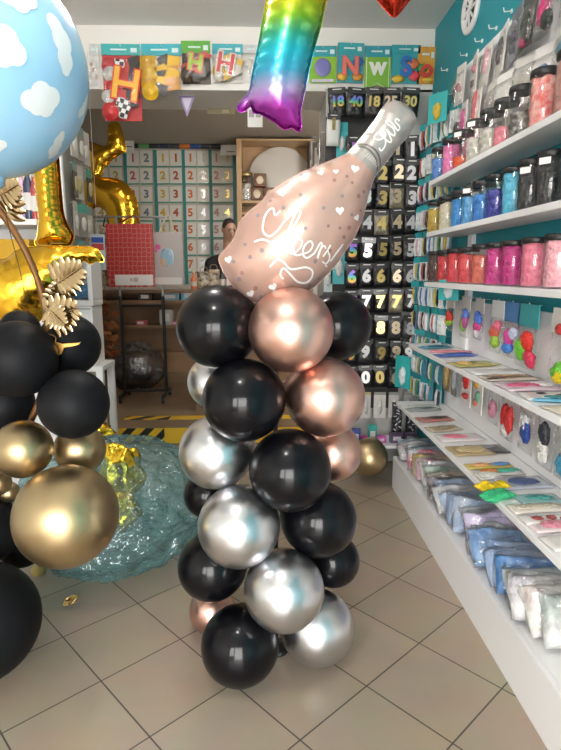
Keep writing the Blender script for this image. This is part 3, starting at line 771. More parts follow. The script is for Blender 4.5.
J1 = [(441, '#5f8fd0', '#4678c0', .19, .054, 'jar of mid blue balloons, farthest on the top shelf', .72, None),
      (452, '#e88ab8', '#d86aa2', .205, .055, 'jar of bright pink balloons next to the mid blue jar on the top shelf', .86, None),
      (463, '#e8602c', '#cc4a1c', .205, .053, 'jar one third full of orange balloons on the top shelf', .38, .93),
      (476, '#dcd8cc', '#b5b0a4', .22, .053, 'jar of white balloons right beside the orange one on the top shelf', .62, .93),
      (490, '#dedace', '#b0aa9e', .215, .055, 'second jar of white balloons on the top shelf, the nearer one', .60, None),
      (504, '#e2909a', '#d0707c', .215, .054, 'jar half full of pale rose balloons on the top shelf', .48, None),
      (519, '#a8a49c', '#3a3834', .235, .055, 'jar of black and white balloons on the top shelf', .55, None),
      (540, '#e0655e', '#e8b0a8', .245, .066, 'jar full of coral red patterned balloons on the top shelf', .90, None),
      (566, '#c89a90', '#b88078', .24, .062, 'jar of dusty pink balloons cut off by the right edge on the top shelf', .88, None)]
J2 = [(437, '#c9ac4e', '#b5953a', .185, .051, 'jar of mustard yellow balloons on the middle jar shelf', .80, None),
      (449, '#d8d0b8', '#beb498', .185, .052, 'jar of cream balloons on the middle jar shelf', .84, None),
      (462, '#3a8fd2', '#2877ba', .19, .052, 'jar of azure balloons next to the cream jar', .80, None),
      (473, '#6aaede', '#4a90c6', .20, .050, 'jar of light azure balloons between two azure jars', .74, .9),
      (484, '#2f82cc', '#2068ae', .20, .050, 'jar of deep azure balloons next to the navy jar', .70, None),
      (498, '#34389a', '#262a7c', .21, .056, 'jar of navy violet balloons on the middle jar shelf', .68, None),
      (515, '#62bfdc', '#48a4c4', .205, .056, 'jar full of sky blue balloons beside the black jars', .92, None),
      (531, '#1c1c1e', '#343436', .215, .056, 'jar of black balloons with a white sticker next to sky blue jar', .93, .82),
      (550, '#18181a', '#303032', .22, .060, 'jar of black balloons nearest the right edge on the middle jar shelf', .93, .85),
      (575, '#2a2a2c', '#3c3c3e', .22, .060, 'jar of dark balloons cut off by the right edge on the middle jar shelf', .9, None)]
J3 = [(436, '#4a2e26', '#382018', .165, .050, 'jar of dark brown balloons farthest on the lowest jar shelf', .92, None),
      (445.5, '#cc3540', '#b02630', .165, .048, 'jar of deep red balloons next to the brown jar', .84, None),
      (456, '#d8404c', '#bc2c38', .17, .050, 'jar of cherry red balloons between two red jars', .90, None),
      (467.5, '#dc4a50', '#c03a40', .17, .051, 'jar of warm red balloons beside the coral jar', .82, None),
      (482, '#d8705e', '#c05a48', .19, .054, 'jar of coral balloons with clear top on the lowest jar shelf', .74, None),
      (496.5, '#cc3888', '#b02a72', .185, .055, 'jar of magenta balloons, the farther of two magenta jars', .90, None),
      (513, '#c42f80', '#a8246c', .185, .056, 'jar of dark magenta balloons, the nearer of two magenta jars', .92, None),
      (534, '#e8889c', '#d86e86', .19, .064, 'large jar of rose pink balloons on the lowest jar shelf', .92, None),
      (558, '#eeb4bc', '#dc98a4', .195, .062, 'jar of pale pink balloons at the right edge on the lowest jar shelf', .92, None)]
for z, L in ((Z1, J1), (Z2, J2), (Z3, J3)):
    for a in L: jar(a[0], z, a[1], a[2], {Z1: .192, Z2: .177, Z3: .170}[z] * (a[3] / (.215 if z == Z1 else .20 if z == Z2 else .18)) ** .3, .0525, a[5], a[6], a[7])

# ---- packs hung on the wall
RW = R(-90)
def hook(x, y, z, ln, parent=None):
    return MB().tube([(0, 0, 0), (0, -ln, 0), (0, -ln - .004, .012)], .0022, 6)
def hung(px_y, ztop, w, h, hdr, body, label, cat='pack', group=None, content=None, X=1.115, off=.02, tilt=0, hh=.3, kind=None, name='hanging_pack', rz=RW):
    """pack facing the aisle: clear or printed bag with a header card and what is in it"""
    t = empty(name, (X - off, px_y, ztop), rz); t.rotation_euler = (0, tilt, rz); tag(t, label, cat, group)
    if hdr: link('header_card', box_mesh(w, .004, h * hh, paper(hdr), 'header_card'), t)
    if body == 'clear':
        link('bag', bump_box(w, .03, h * (1 - hh * .9), CLEAR, 1, .004, 5, 'bag'), t, (0, -.004, -h))
    else:
        link('card', box_mesh(w, .006, h * (1 - hh * .9) if hdr else h, paper(body), 'card'), t, (0, .001, -h * hh * .9 if hdr else 0))
    if content:
        if body == 'clear':
            rn = random.Random(int(px_y * 1000)); content = [(a + rn.uniform(-.12, .12), b_ + rn.uniform(-.06, .06), rx * rn.uniform(.55, .8), rz_ * rn.uniform(.6, .9), cc) for a, b_, rx, rz_, cc in content for _ in range(3)]
        for k, (cx_, cz_, rx, rz_, cc) in enumerate(content):
            link('content', lump(rx * w, .014 if body != 'clear' else .016, rz_ * h, heap(cc, cc), k), t, (cx_ * w, -.010 if body == 'clear' else -.008, cz_ * h))
    return t
def lump(rx, ry, rz, mat, seed=0):
    return cached(('lump', round(rx, 3), ry, round(rz, 3), mat.name, seed), lambda: MB().ell((0, 0, 0), (rx, ry, rz), 14, 9, 0, lambda p: 1 + .34 * noise.noise(p * 2.2 + Vector((seed * 4.1, 2, rx * 60)))).mesh('content', mat))
# top rows above the jars
GT = 'packs hung above the top jar shelf'
TOP = [
 # row 1 : px-independent y, look
 (3.36, 2.50, .085, .20, '#2f9aa0', '#d5dcda', [(0, -.6, .28, .25, '#5a4a44')], 'slim teal topped white pack with dark print, farthest in the top row'),
 (3.22, 2.50, .10, .20, None, '#d8d2cc', [(-.1, -.55, .16, .10, '#b06a78'), (.12, -.62, .14, .08, '#c08a94')], 'off white pack with faded pink shape in the top row'),
 (3.06, 2.50, .11, .22, None, '#e2ddd6', [(.1, -.35, .2, .08, '#d88a98'), (-.1, -.6, .3, .02, '#b8b0a8'), (-.1, -.68, .3, .02, '#b8b0a8')], 'cream pack with a small pink shape in the top row'),
 (2.90, 2.49, .11, .20, None, '#dad5d0', [(0, -.4, .07, .3, '#cf9aa2'), (.2, -.45, .06, .26, '#d8aab0')], 'plain pale pack with thin rose print in the top row'),
 (2.74, 2.50, .14, .22, None, '#ece8e2', [(0, -.5, .30, .24, '#4c4a4c')], 'white card with a dark round medallion in the top row'),
 (2.57, 2.50, .13, .22, None, '#8f8d98', [(-.1, -.5, .3, .10, '#5e5c70'), (.05, -.72, .34, .10, '#6d6a7c'), (.1, -.3, .2, .06, '#a8a6b0')], 'grey violet pack next to the medallion card'),
 (2.41, 2.50, .13, .22, None, '#3a4038', [(-.1, -.55, .3, .16, '#20241e'), (.15, -.75, .26, .14, '#2c3028'), (-.1, -.85, .2, .10, '#c43a72')], 'dark olive pack hanging in the top row'),
 (2.26, 2.49, .13, .23, 'clear', 'clear', [(0, -.6, .36, .26, '#c43a72'), (.2, -.75, .3, .14, '#2c3230')], 'clear bag with magenta and black balloons in the top row'),
 (2.10, 2.50, .13, .20, None, '#cfcac4', [(0, -.5, .3, .25, '#c4506c')], 'pale pack with raspberry shape near the right edge in the top row'),
 # row 2
 (3.30, 2.30, .10, .19, None, '#c9c4c0', [(0, -.6, .3, .25, '#4c4844')], 'grey pack with dark trinket in the second row'),
 (3.14, 2.29, .11, .19, None, '#ddd8d2', [(.0, -.5, .3, .30, '#d8609c')], 'white pack with bright magenta puff in the second row'),
 (2.97, 2.30, .12, .21, None, '#e6e2dc', [(-.1, -.4, .12, .4, '#d0686c')], 'white pack with a long red strip in the second row'),
 (2.80, 2.28, .13, .19, None, '#dcd6ce', [(.1, -.5, .3, .2, '#a8a09a')], 'cream pack with silver grey shape in the second row'),
 (2.63, 2.27, .14, .20, None, '#e8e4de', [(0, -.7, .3, .16, '#8e9aa4')], 'large white pack with blue grey strip in the second row'),
 (2.46, 2.28, .13, .20, None, '#d4cfca', [(0, -.5, .35, .2, '#bfb8ae')], 'plain beige pack in the second row'),
 (2.29, 2.26, .14, .21, None, '#e0dcd8', [(-.1, -.5, .3, .15, '#6d8fb8')], 'white pack with light blue band in the second row'),
 (2.12, 2.27, .14, .21, None, '#eceae6', [(0, -.4, .35, .10, '#5898b8')], 'white sheet with blue stripe near the right edge in the second row'),
 # row 3
 (3.24, 2.13, .10, .17, None, '#b9b4b2', [(0, -.5, .3, .3, '#3f3c3e')], 'grey pack with black bow in the third row'),
 (3.08, 2.13, .11, .17, None, '#d9d2cc', [(.1, -.5, .3, .35, '#e07aa0')], 'pale pack with pink flower in the third row'),
 (2.92, 2.12, .11, .17, None, '#e4ded6', [(0, -.5, .14, .4, '#e89aa8')], 'white pack with thin pink candle in the third row'),
 (2.76, 2.12, .12, .17, None, '#d6d2cc', [(0, -.6, .36, .2, '#5c8a78')], 'pale pack with green trim in the third row'),
 (2.60, 2.12, .12, .17, None, '#e6e2dc', [(0, -.6, .3, .28, '#c8c0b4')], 'cream pack with beige swirl in the third row'),
 (2.44, 2.12, .12, .18, None, '#d8d4d0', [(0, -.6, .2, .3, '#b84a48')], 'pale pack with small red figure in the third row'),
 (2.28, 2.10, .14, .19, None, '#e8e4d8', [(0, -.6, .4, .35, '#d8d0b4')], 'bag of cream paper straws in the third row'),
 (2.11, 2.10, .14, .19, None, '#dedace', [(0, -.6, .4, .35, '#c8c2a4')], 'bag of pale straw filling near the right edge in the third row')]
for y, z, w_, h_, hd, bd, ct, lb in TOP:
    t = hung(y, z, w_, h_, hd if hd != 'clear' else '#d8d8d4', bd, lb, 'pack', GT, ct, X=XR - .012, off=.018 + random.uniform(0, .03), tilt=random.uniform(-.07, .07))
    t.rotation_euler.z += random.uniform(-.22, .22); t.rotation_euler.x = random.uniform(-.10, .04)
    link('film', bump_box(w_ * 1.02, .022, h_ * .8, CLEARG, random.randrange(5), .008, 8, 'film', .4, 12), t, (0, -.012, -h_ * 1.0))
# empty white hooks along the top edge and above packs
for k, (px, py) in enumerate(((462, 55), (477, 41), (491, 28), (506, 11), (443, 70), (519, 46), (540, 30))):
    p = atX(px, py, XR - .03)
    lbl = ['empty white hook on the teal wall, third from the far end', 'empty white hook on the teal wall, third from the right', 'empty white hook on the teal wall next to the round vent', 'empty white hook on the teal wall nearest the top edge', 'empty white hook on the teal wall farthest back', 'white hook among the pale packs above the jars', 'white hook between the pale packs near the right edge'][k]
    tag(MB().tube([(0, 0, 0), (-.034, 0, -.003), (-.038, 0, .014)], .0028, 6).box((0, 0, 0), (.006, .012, .016)).build('wall_hook', M('hook_white', (.82, .82, .8), .4), loc=(XR - .004 if p.z > 2.52 else XR - .014, p.y, p.z)), lbl, 'hook', 'white wall hooks')
# round vent on the teal wall
p = atX(471, 8, XR - .006)
v = empty('air_vent', (XR, p.y, p.z)); v.rotation_euler = (0, R(-90), 0); tag(v, 'round white air vent on the teal wall at the top edge', 'vent')
MB().lathe([(.125, 0), (.128, .012), (.115, .02), (.09, .016), (.088, .006), (.0005, .005)], 36).build('frame', WHITE, v)
mb = MB()
for k in range(9):
    a = 2 * math.pi * k / 9; mb.tube(catmull([(.02 * math.cos(a), .02 * math.sin(a), .012), (.055 * math.cos(a + .35), .055 * math.sin(a + .35), .014), (.09 * math.cos(a + .4), .09 * math.sin(a + .4), .013)], 4, False), .007, 6)
mb.lathe([(.02, .008), (.02, .018), (.001, .02)], 16); mb.build('grille', WHITE, v)
MB().lathe([(.087, .0062), (.001, .0063)], 30).build('duct', M('vent_dark', (.05, .05, .05), .8), v)

# packs under the lowest jar shelf
GU = 'balloon packs hung under the lowest jar shelf'
UN = [(3.17, .085, .19, '#cfc9c4', 'clear', [(0, -.62, .34, .2, '#c83a34'), (.15, -.75, .25, .14, '#8cc63a'), (-.2, -.72, .2, .12, '#e0b030')], 'clear bag of red and green balloons, farthest of the row under the jars'),
      (2.93, .085, .20, '#c9c3c0', 'clear', [(-.1, -.68, .25, .22, '#7ab648'), (.1, -.6, .28, .2, '#b2558a'), (.2, -.45, .2, .14, '#5a7ac8')], 'clear bag of green and mauve balloons under the jars'),
      (2.74, .075, .19, '#c2bcb8', 'clear', [(0, -.66, .3, .2, '#d24a8a'), (.1, -.48, .26, .2, '#4f78d0'), (-.1, -.85, .2, .1, '#d8d0d8')], 'clear bag of pink and blue balloons under the jars'),
      (2.52, .09, .22, '#dfe2e4', 'clear', [(-.1, -.6, .4, .18, '#d2624a'), (.1, -.78, .32, .12, '#9cc24c'), (.1, -.5, .3, .12, '#e0708a')], 'clear bag of coral and lime balloons with a white card'),
      (2.37, .10, .22, '#4a86c2', 'clear', [(0, -.62, .36, .18, '#d850a0'), (-.1, -.8, .36, .12, '#4a88d8'), (.2, -.5, .3, .12, '#c0c4dc')], 'clear bag of pink, blue and white balloons with a blue printed card'),
      (2.22, .12, .24, '#3aa6ae', 'clear', [(-.15, -.7, .3, .18, '#6cc03a'), (.05, -.58, .34, .18, '#d8342c'), (.25, -.8, .3, .14, '#d03a5a')], 'clear bag of green and red balloons with a teal card'),
      (1.955, .10, .26, '#e4e2dc', 'clear', [(0, -.78, .34, .14, '#6cc040'), (.15, -.88, .28, .09, '#e8cc20'), (0, -.22, .3, .08, '#d84848')], 'clear bag of green and yellow balloons hanging near the right edge'),
      (1.79, .12, .25, '#3a9ab0', 'clear', [(0, -.6, .4, .3, '#dcdcd8'), (.1, -.7, .2, .1, '#2a2a2c')], 'clear bag with black and white balloons cut off by the right edge')]
for y, w_, h_, hd, bd, ct, lb in UN:
    t = hung(y, Z3 - .045, w_ * 1.45, h_ * 1.08, hd, bd, lb, 'pack', GU, ct, X=XR - .012, off=.05, hh=.36)
    link('hook', cached('hk', lambda: hook(0, 0, 0, .05).mesh('hook', HOOKM)), t, (0, .05, -.006))
# packs hung over the lowest board
GL = 'packs hung above the lowest shelf board'
LO = [(3.19, .085, .20, None, '#8a7a52', [(0, -.5, .36, .38, '#b79f68')], 'gold beige balloon pack, farthest above the lowest board'),
      (3.05, .075, .20, None, '#7c7e80', [(0, -.5, .3, .3, '#a8acb0')], 'grey silver pack beside the gold beige one'),
      (2.86, .095, .21, None, '#e6e2de', [(0, -.36, .28, .2, '#d03030'), (0, -.75, .3, .08, '#c84040')], 'white pack with a red heart above the lowest board'),
      (2.70, .085, .21, None, '#e2e0da', [(-.1, -.3, .16, .12, '#c8a040'), (.1, -.6, .16, .14, '#6aa088'), (-.1, -.75, .16, .1, '#c86a5a')], 'white pack with small coloured prints above the lowest board'),
      (2.50, .08, .21, '#c05a78', 'clear', [(0, -.62, .3, .24, '#c8889c')], 'narrow rose pack next to the red and white bag'),
      (2.35, .10, .24, '#3fb0b4', 'clear', [(-.1, -.55, .3, .26, '#c82828'), (.15, -.6, .26, .3, '#c63434'), (.0, -.78, .3, .12, '#e4dedc')], 'clear bag of red and white balloons with a teal card'),
      (2.17, .10, .24, '#3fb0b4', 'clear', [(-.1, -.55, .3, .24, '#dadadc'), (.1, -.65, .32, .22, '#2a4a98')], 'clear bag of navy and white balloons with a teal card'),
      (2.01, .10, .25, '#4aa8b4', 'clear', [(0, -.5, .32, .2, '#34363e'), (-.1, -.72, .32, .2, '#e2e0da')], 'clear bag of black and cream balloons with a teal card'),
      (1.87, .10, .25, '#d8dcd8', 'clear', [(0, -.74, .34, .18, '#4a9cc0'), (.1, -.5, .3, .16, '#cfd4d4')], 'clear bag of light blue balloons above the lowest board'),
      (1.72, .11, .25, '#7ab890', 'clear', [(0, -.6, .34, .26, '#a8c8a8')], 'clear bag of pale green balloons at the right edge')]
for y, w_, h_, hd, bd, ct, lb in LO:
    t = hung(y, Z4 - .035, w_ * 1.3, h_, hd, bd, lb, 'pack', GL, ct, X=XR - .012, off=.045, hh=.2)
    link('hook', cached('hk', None), t, (0, .045, -.006))

# ---- flat packs lying on the two boards
def flat_mesh(w, d, hexc, seed, th=.008, amp=.006):
    return bump_box(w, th, d, paper(hexc, .9), seed, amp, 8, 'packet', .4, 11)
def flat(px, py, z, w, d, rz, hexc, label, group, patch=None, th=.010, cat='pack', seed=None, name='flat_pack', lift=0, shape=None):
    p = atZ(px, py, z + .012); fx, fy = (.885, 3.33) if z > .8 else (.842, 3.40); w = min(w, XR - .02 - fx)
    ex = abs(w / 2 * math.cos(rz)) + abs(d / 2 * math.sin(rz)); ey = abs(d / 2 * math.cos(rz)) + abs(w / 2 * math.sin(rz))
    p.x = min(max(p.x, fx + ex), XR - .016 - ex); p.y = min(p.y, fy - ey)
    t = link(name, flat_mesh(w, d, hexc, seed if seed is not None else int(px + py), th), loc=(p.x, p.y, z + .007 + lift)); t.rotation_euler = (R(-90), 0, rz)
    t.rotation_euler = (Matrix.Rotation(rz, 4, 'Z') @ Matrix.Rotation(R(-90), 4, 'X')).to_euler()
    tag(t, label, cat, group)
    for k, (u, v, ru, rv, c_) in enumerate(patch or []):
        link('print', lump(ru * w, .005, rv * d, heap(c_, c_), k), t, (u * w, -th / 2 - .002, (v + .5) * d))
    return t
G4, G5 = 'flat packs on the magazine shelf', 'flat packs on the lowest board'
z4, z5 = Z4 + .026, Z5 + .026
F4 = [(424, 344, .20, .07, .3, '#4a8a9c', 'small teal pack at the far end of the magazine shelf', [(0, 0, .3, .3, '#2f5e70')]),
      (437, 352, .22, .08, .2, '#3f62b4', 'bright blue pack lying on the magazine shelf', [(.1, 0, .3, .3, '#2a4690')]),
      (462, 348, .22, .05, -.1, '#d88a92', 'narrow salmon pink pack on the magazine shelf', None),
      (446, 362, .24, .12, .25, '#a8a05c', 'olive yellow magazine on the magazine shelf', [(.1, 0, .3, .3, '#6d8a48'), (-.2, 0, .16, .3, '#d8b060')]),
      (474, 370, .26, .11, .12, '#dcdcda', 'white booklet with grey edge on the magazine shelf', [(.25, 0, .2, .3, '#b9b6b4')]),
      (470, 376, .10, .03, .1, '#2a3438', 'small dark pen pack in front of the white booklet', None),
      (497, 376, .25, .10, .10, '#c4b8ac', 'beige striped pack on the magazine shelf', [(0, .1, .4, .12, '#a88a6c'), (0, -.2, .4, .1, '#6a5648')]),
      (520, 386, .26, .14, .06, '#dac4ce', 'white and pink magazine on the magazine shelf', [(-.1, 0, .3, .25, '#cf5a84'), (.25, .1, .2, .3, '#efe8ea')]),
      (531, 398, .22, .08, -.35, '#5fa8c4', 'light blue and teal pack poking out on the magazine shelf', [(0, 0, .3, .3, '#3f8a98')]),
      (552, 396, .24, .12, -.1, '#e4e2de', 'white pack with black spots on the magazine shelf', [(-.2, .1, .07, .09, '#2c2c2c'), (.05, -.15, .07, .09, '#2c2c2c'), (.2, .2, .07, .09, '#2c2c2c')]),
      (556, 410, .20, .12, .1, '#cfc6b8', 'beige oval pack at the right edge of the magazine shelf', None)]
for i, (px, py, w_, d_, rz, c_, lb, pt) in enumerate(F4): flat(px, py + 3, z4, w_, d_, rz, c_, lb, G4, pt)
F5 = [(416, 407, .20, .08, .25, '#8e9494', 'grey green flat pack at the far end of the lowest board', [(.1, 0, .3, .3, '#5a6a6a')]),
      (426, 404, .18, .07, .0, '#d4d4d0', 'white flat pack at the far end of the lowest board', None),
      (437, 417, .20, .09, .2, '#a86a64', 'dull red flat pack on the lowest board', [(.1, 0, .3, .25, '#3f3a3c')]),
      (432, 427, .18, .09, .25, '#b0a48c', 'khaki flat pack on the lowest board', [(0, 0, .35, .3, '#93856a')]),
      (466, 437, .22, .12, .12, '#dad2d2', 'white sheet with a bright pink rectangle on the lowest board', [(-.12, 0, .28, .28, '#dd7c94')]),
      (461, 451, .19, .13, .12, '#a8966e', 'champagne gold bag on the lowest board', [(0, 0, .38, .36, '#c2b084')]),
      (493, 449, .17, .12, .05, '#35353a', 'black printed pack beside the champagne gold bag', [(.1, .1, .2, .1, '#77777a')]),
      (489, 464, .20, .06, .1, '#c9b458', 'pack of yellow and blue pieces on the lowest board', [(.25, 0, .2, .3, '#5a86b8'), (-.2, 0, .2, .3, '#d8a070')]),
      (503, 471, .20, .07, .1, '#bcb8b4', 'pack of orange and teal candles on the lowest board', [(-.2, 0, .2, .3, '#d88848'), (.2, 0, .25, .3, '#48a890')]),
      (478, 475, .11, .07, .1, '#dedbd6', 'clear oval pack of white beads on the lowest board', [(0, 0, .4, .4, '#e8e6e0')]),
      (532, 484, .20, .12, .1, '#aab0bc', 'clear pack with navy contents on the lowest board', [(0, 0, .3, .3, '#4a5a84')]),
      (517, 508, .20, .07, .1, '#d6d0c6', 'cream patterned packet on the lowest board', [(0, 0, .4, .3, '#c2b8a4')]),
      (545, 499, .16, .08, .05, '#8cb4b4', 'pale teal pack behind the cream patterned packet', [(0, 0, .3, .3, '#4f9c98')]),
      (530, 521, .20, .075, .0, '#e2dedb', 'white packet with dark red dots on the lowest board', [(-.25, 0, .10, .2, '#9c4a4a'), (.0, .1, .08, .2, '#a05050'), (.2, -.1, .08, .2, '#a04848')]),
      (562, 527, .16, .08, .1, '#d8c8ca', 'clear pink packet at the right edge of the lowest board', [(0, 0, .3, .3, '#d48a98')]),
      (557, 545, .18, .09, .1, '#d9d5d0', 'plain white packet nearest the front on the lowest board', None)]
for i, (px, py, w_, d_, rz, c_, lb, pt) in enumerate(F5): flat(px, py + 3, z5, w_, d_, rz, c_, lb, G5, pt)
for px, py, c_, lb in ((497, 487, '#e8c81c', 'folded bright yellow balloon pack on the lowest board'), (503, 496, '#36b078', 'folded bright green balloon pack on the lowest board')):
    p = atZ(px, py, z5 + .02)
    t = link('folded_balloon', bump_box(.13, .03, .055, heap(c_, c_), int(px), .02, 9, 'packet', .5, 24), loc=(p.x, p.y, z5 + .012))
    t.rotation_euler = (Matrix.Rotation(.25 if px < 500 else .35, 4, 'Z') @ Matrix.Rotation(R(-90), 4, 'X')).to_euler(); tag(t, lb, 'pack', G5)

# ---- clothes in bags on the base
CLO = ['#c9d2dc:#8f9fb4:pale blue and white', '#dcdde0:#b7a4ac:white with pink trim', '#aebccc:#c9d4e0:light blue', '#b8d0e2:#93b4cc:baby blue fleece', '#b8566c:#c9d0d4:raspberry and grey', '#c9c6bc:#d8b53c:white and yellow', '#c28ca0:#dcc8ce:mauve pink', '#dfe0e2:#c4c8cc:white toy like', '#8fae9c:#c4d2c8:sage green', '#c0b49c:#d8d0c0:sand coloured', '#5c5866:#a8a2ac:dark grey', '#b2c6de:#8ca6c8:powder blue', '#dfe0e0:#b8bcc2:plain white', '#8fa6ca:#b8c8e2:cornflower blue', '#a8b8d0:#7e98be:grey blue', '#9cb0ce:#c8d4e6:misty blue', '#9aa6b4:#c4ccd2:stone grey', '#c4b8dc:#d8cce8:lilac', '#a2a8ae:#5a6470:grey and black', '#8aa8cc:#5c84b4:mid blue denim', '#a8c2e6:#88a8d8:clear sky blue', '#b4c8e8:#94b0dc:ice blue', '#3f78b8:#5a92cc:strong blue', '#c4ccce:#98a4ac:pale grey', '#e2e2e0:#b8b4c0:white with small print', '#dcdcd6:#c4b8b4:cream with red dots', '#d4d4d2:#a8b4b0:off white']
pos = ['at the far end of the plinth', 'second from the far end of the plinth', 'in the far part of the plinth', 'beside the raspberry one', 'behind the yellow one', 'in front of the raspberry one', 'in front of the yellow one', 'with a face of black dots', 'behind the sand coloured one', 'in front of the sage green one', 'in the middle of the plinth', 'in front of the dark grey one', 'in front of the powder blue one', 'with a crisp top edge', 'standing among the blue ones', 'next to the stone grey one', 'behind the lilac one', 'leaning out over the plinth edge', 'in front of the lilac one', 'behind the clear sky blue one', 'in front of the denim one', 'beside the strong blue one', 'near the front of the plinth', 'in front of the strong blue one', 'near the bottom right corner', 'at the right edge, second last', 'at the right edge, nearest the front']
FILM = None
def cloth(a, b):
    nm = 'bagged_cloth_' + a
    return M(nm, lin(a), .5, coat=.7, coat_r=.13, bump=(24, .8, .02), var=(11, lin(b)))
y = 3.40
for k, s in enumerate(CLO):
    a, b, d = s.split(':'); big = 1 if k < 11 else 1.15
    if k == 17: big = 1.3
    w_ = random.uniform(.22, .25); h_ = random.uniform(.115, .14) * big; lean = R(random.uniform(30, 50)) if k > 2 else R(60)
    t = link('bagged_garment', bump_box(w_, random.uniform(.075, .095), h_, cloth(a, b), k, .03, 14, 'packet', .33, 10), loc=(.855 + w_ / 2 + random.uniform(-.02, .03), y, ZB + .025))
    t.rotation_euler = (-lean, 0, random.uniform(-.18, .18)); t.location.y -= .0
    if k == 17: t.location.x -= .02; t.rotation_euler = (R(-25), 0, .25)
    link('clear_bag', bump_box(w_ + .008, .10, h_ + .012, CLEARG, k + 50, .034, 12, 'clear_bag', .30, 11), t)
    tag(t, d + ' garment in clear bag ' + pos[k], 'clothing', 'bagged garments on the plinth')
    if k == 7:
        for u, v in ((-.35, .55), (-.2, .62), (-.28, .35)): link('button', lump(.008, .004, .008, plain('#15151a'), 0), t, (u * w_, -.032, v * h_))
    y -= .072

# ---- slim teal packs hung on the wall beyond the shelves
GS = 'slim teal packs on the wall behind the shelf end'
def slim(w, h, k):
    return [('#1f8f98', '#c6d4d4'), ('#2a9aa0', '#8fb4bc'), ('#22848e', '#dfe4e2'), ('#2c9ea4', '#5f7f98')][k % 4]
rows = ['top', 'second', 'third', 'fourth', 'fifth', 'sixth', 'seventh', 'eighth', 'ninth', 'tenth', 'eleventh']
cols = ['farthest', 'second farthest', 'middle', 'second nearest', 'nearest']
extra = ['#c9b04a', '#b85a5a', '#4a78b0', '#d8dcdc', '#7a9a50', '#c8a4b0', '#d8c860']
zr = [2.34, 2.17, 2.0, 1.83, 1.66, 1.50, 1.34, 1.18, 1.02, .87, .72]
for r_, z in enumerate(zr):
    for c_ in range(5):
        yy = 3.80 - c_ * .115 + random.uniform(-.015, .015)
        if r_ in (2, 3, 4, 5) and c_ == 4: pass
        hd, bd = slim(0, 0, random.randrange(4)); ec = random.choice(extra)
        off = .045 + .010 * (4 - c_) + random.uniform(0, .02)
        t = hung(yy, z, .075, .155, hd, bd, '%s slim teal pack from top, %s column, right of the black number wall' % (rows[r_], cols[c_]), 'pack', GS, [(-.26, -.60, .09, .34, '#d4dada'), (0, -.62, .09, .36, ec), (.26, -.6, .09, .34, random.choice(('#26808a', '#e0e2e0', '#2a2c30')))], X=XR, off=off, hh=.26)
        link('hook', cached('hk2', lambda: hook(0, 0, 0, .03).mesh('hook', HOOKM)), t, (0, off, -.006)); t.children[-1].scale = (1, 1, 1)
        t.rotation_euler.z += random.uniform(-.3, .3) + .35
# teal packs with a big white letter shape, between the shelf and the numbers
for (px, py, h_, lb) in ((449, 290, .11, 'wide teal card just below the red jar shelf end'), (438, 108, .16, 'big teal pack with gold pendant above the mid blue jar'), (403, 372, .22, 'large turquoise ring pack low beside the number wall'),):
    X_ = 1.0 if px > 430 else .93
    p = atX(px, py, X_)
    t = hung(p.y, p.z + h_ / 2, .13, h_, '#27a0a0', '#2aa4a6', lb, 'pack', None, [(0, -.6, .22, .28, '#c8ac3c' if h_ == .16 else '#d8e4e4')], X=X_, off=0, rz=R(-55))
    MB().tube([(0, XR - X_ - .01, -.006), (0, 0, -.006), (0, -.006, .008)], .002, 6).build('hook', HOOKM, t, rot=(0, 0, R(-35)))
# ================================================================== THE BLACK NUMBER WALL
SIL = M('silver_digit', (.80, .80, .82), .25, .5, coat=.4); GLD = M('gold_digit', (.80, .62, .22), .25, .6, coat=.4)
CHAMP = M('champagne_digit', (.66, .55, .38), .3, .5, coat=.4); DGLD = M('dark_gold_digit', (.42, .32, .11), .3, .6)
RBW = ramp_mat('rainbow_digit', [(0, (.8, .1, .1)), (.25, (.8, .5, .1)), (.45, (.2, .6, .2)), (.65, (.1, .3, .8)), (1, (.5, .1, .6))], -.05, .05, .3, .3)
DM = {'silver': SIL, 'gold': GLD, 'champagne': CHAMP, 'dark gold': DGLD, 'rainbow': RBW}
BPK = M('black_pack', (.006, .006, .007), .4, coat=.35, bump=(30, .9, .015)); CPK = M('cream_pack', (.16, .14, .10), .4, coat=.5, bump=(30, .9, .015), var=(30, (.30, .27, .2))); GPK = M('grey_pack', (.04, .04, .042), .35, coat=.5, bump=(30, .9, .015))
STK = M('label_white')
HB = M('header_print_black', (.03, .03, .03), .4, coat=.5)
def number_pack(x, y, ztop, w, h, digit, colour, body, label, group, size=None, rz=0, hdr=None, dz=-.56, sub=None):
    t = link('number_pack', bump_box(w, .016, h, body, 3, .005, 6, 'number_pack', .5, 14), loc=(x, y, ztop - h)); t.rotation_euler = (R(2), random.uniform(-.07, .07), rz + random.uniform(-.15, .15))
    tag(t, label, 'number pack', group)
    link('header_card', cached(('hd', w, (hdr or HB).name), lambda: MB().box((0, -.003, -.02), (w * .96, .006, .036)).box((0, -.007, -.014), (w * .5, .001, .005), 1).mesh('header_card', [hdr or HB, STK])), t, (0, -.007, h))
    sz = size or h * .68
    link('digit', text_mesh(digit, sz, DM[colour], .006 if len(digit) == 1 else .003), t, (0, -.016, h * (1 + dz)))
    link('price_label', cached('pl', lambda: MB().box((0, 0, 0), (.022, .001, .014)).mesh('price_label', STK)), t, (w * .26, -.012, h * .93))
    return t
NR = {'1': 148, '2': 172, '3': 196.5, '4': 222, '5': 248.5, '6': 275, '7': 301, '8': 326, '9': 351.5, '0': 376}
words = {'1': 'one', '2': 'two', '3': 'three', '4': 'four', '5': 'five', '6': 'six', '7': 'seven', '8': 'eight', '9': 'nine', '0': 'zero'}
colpx = [352, 367, 381.8, 397, 411]
colname = ['first', 'second', 'third', 'fourth', 'rightmost']
GNW = 'number packs on the black wall display'
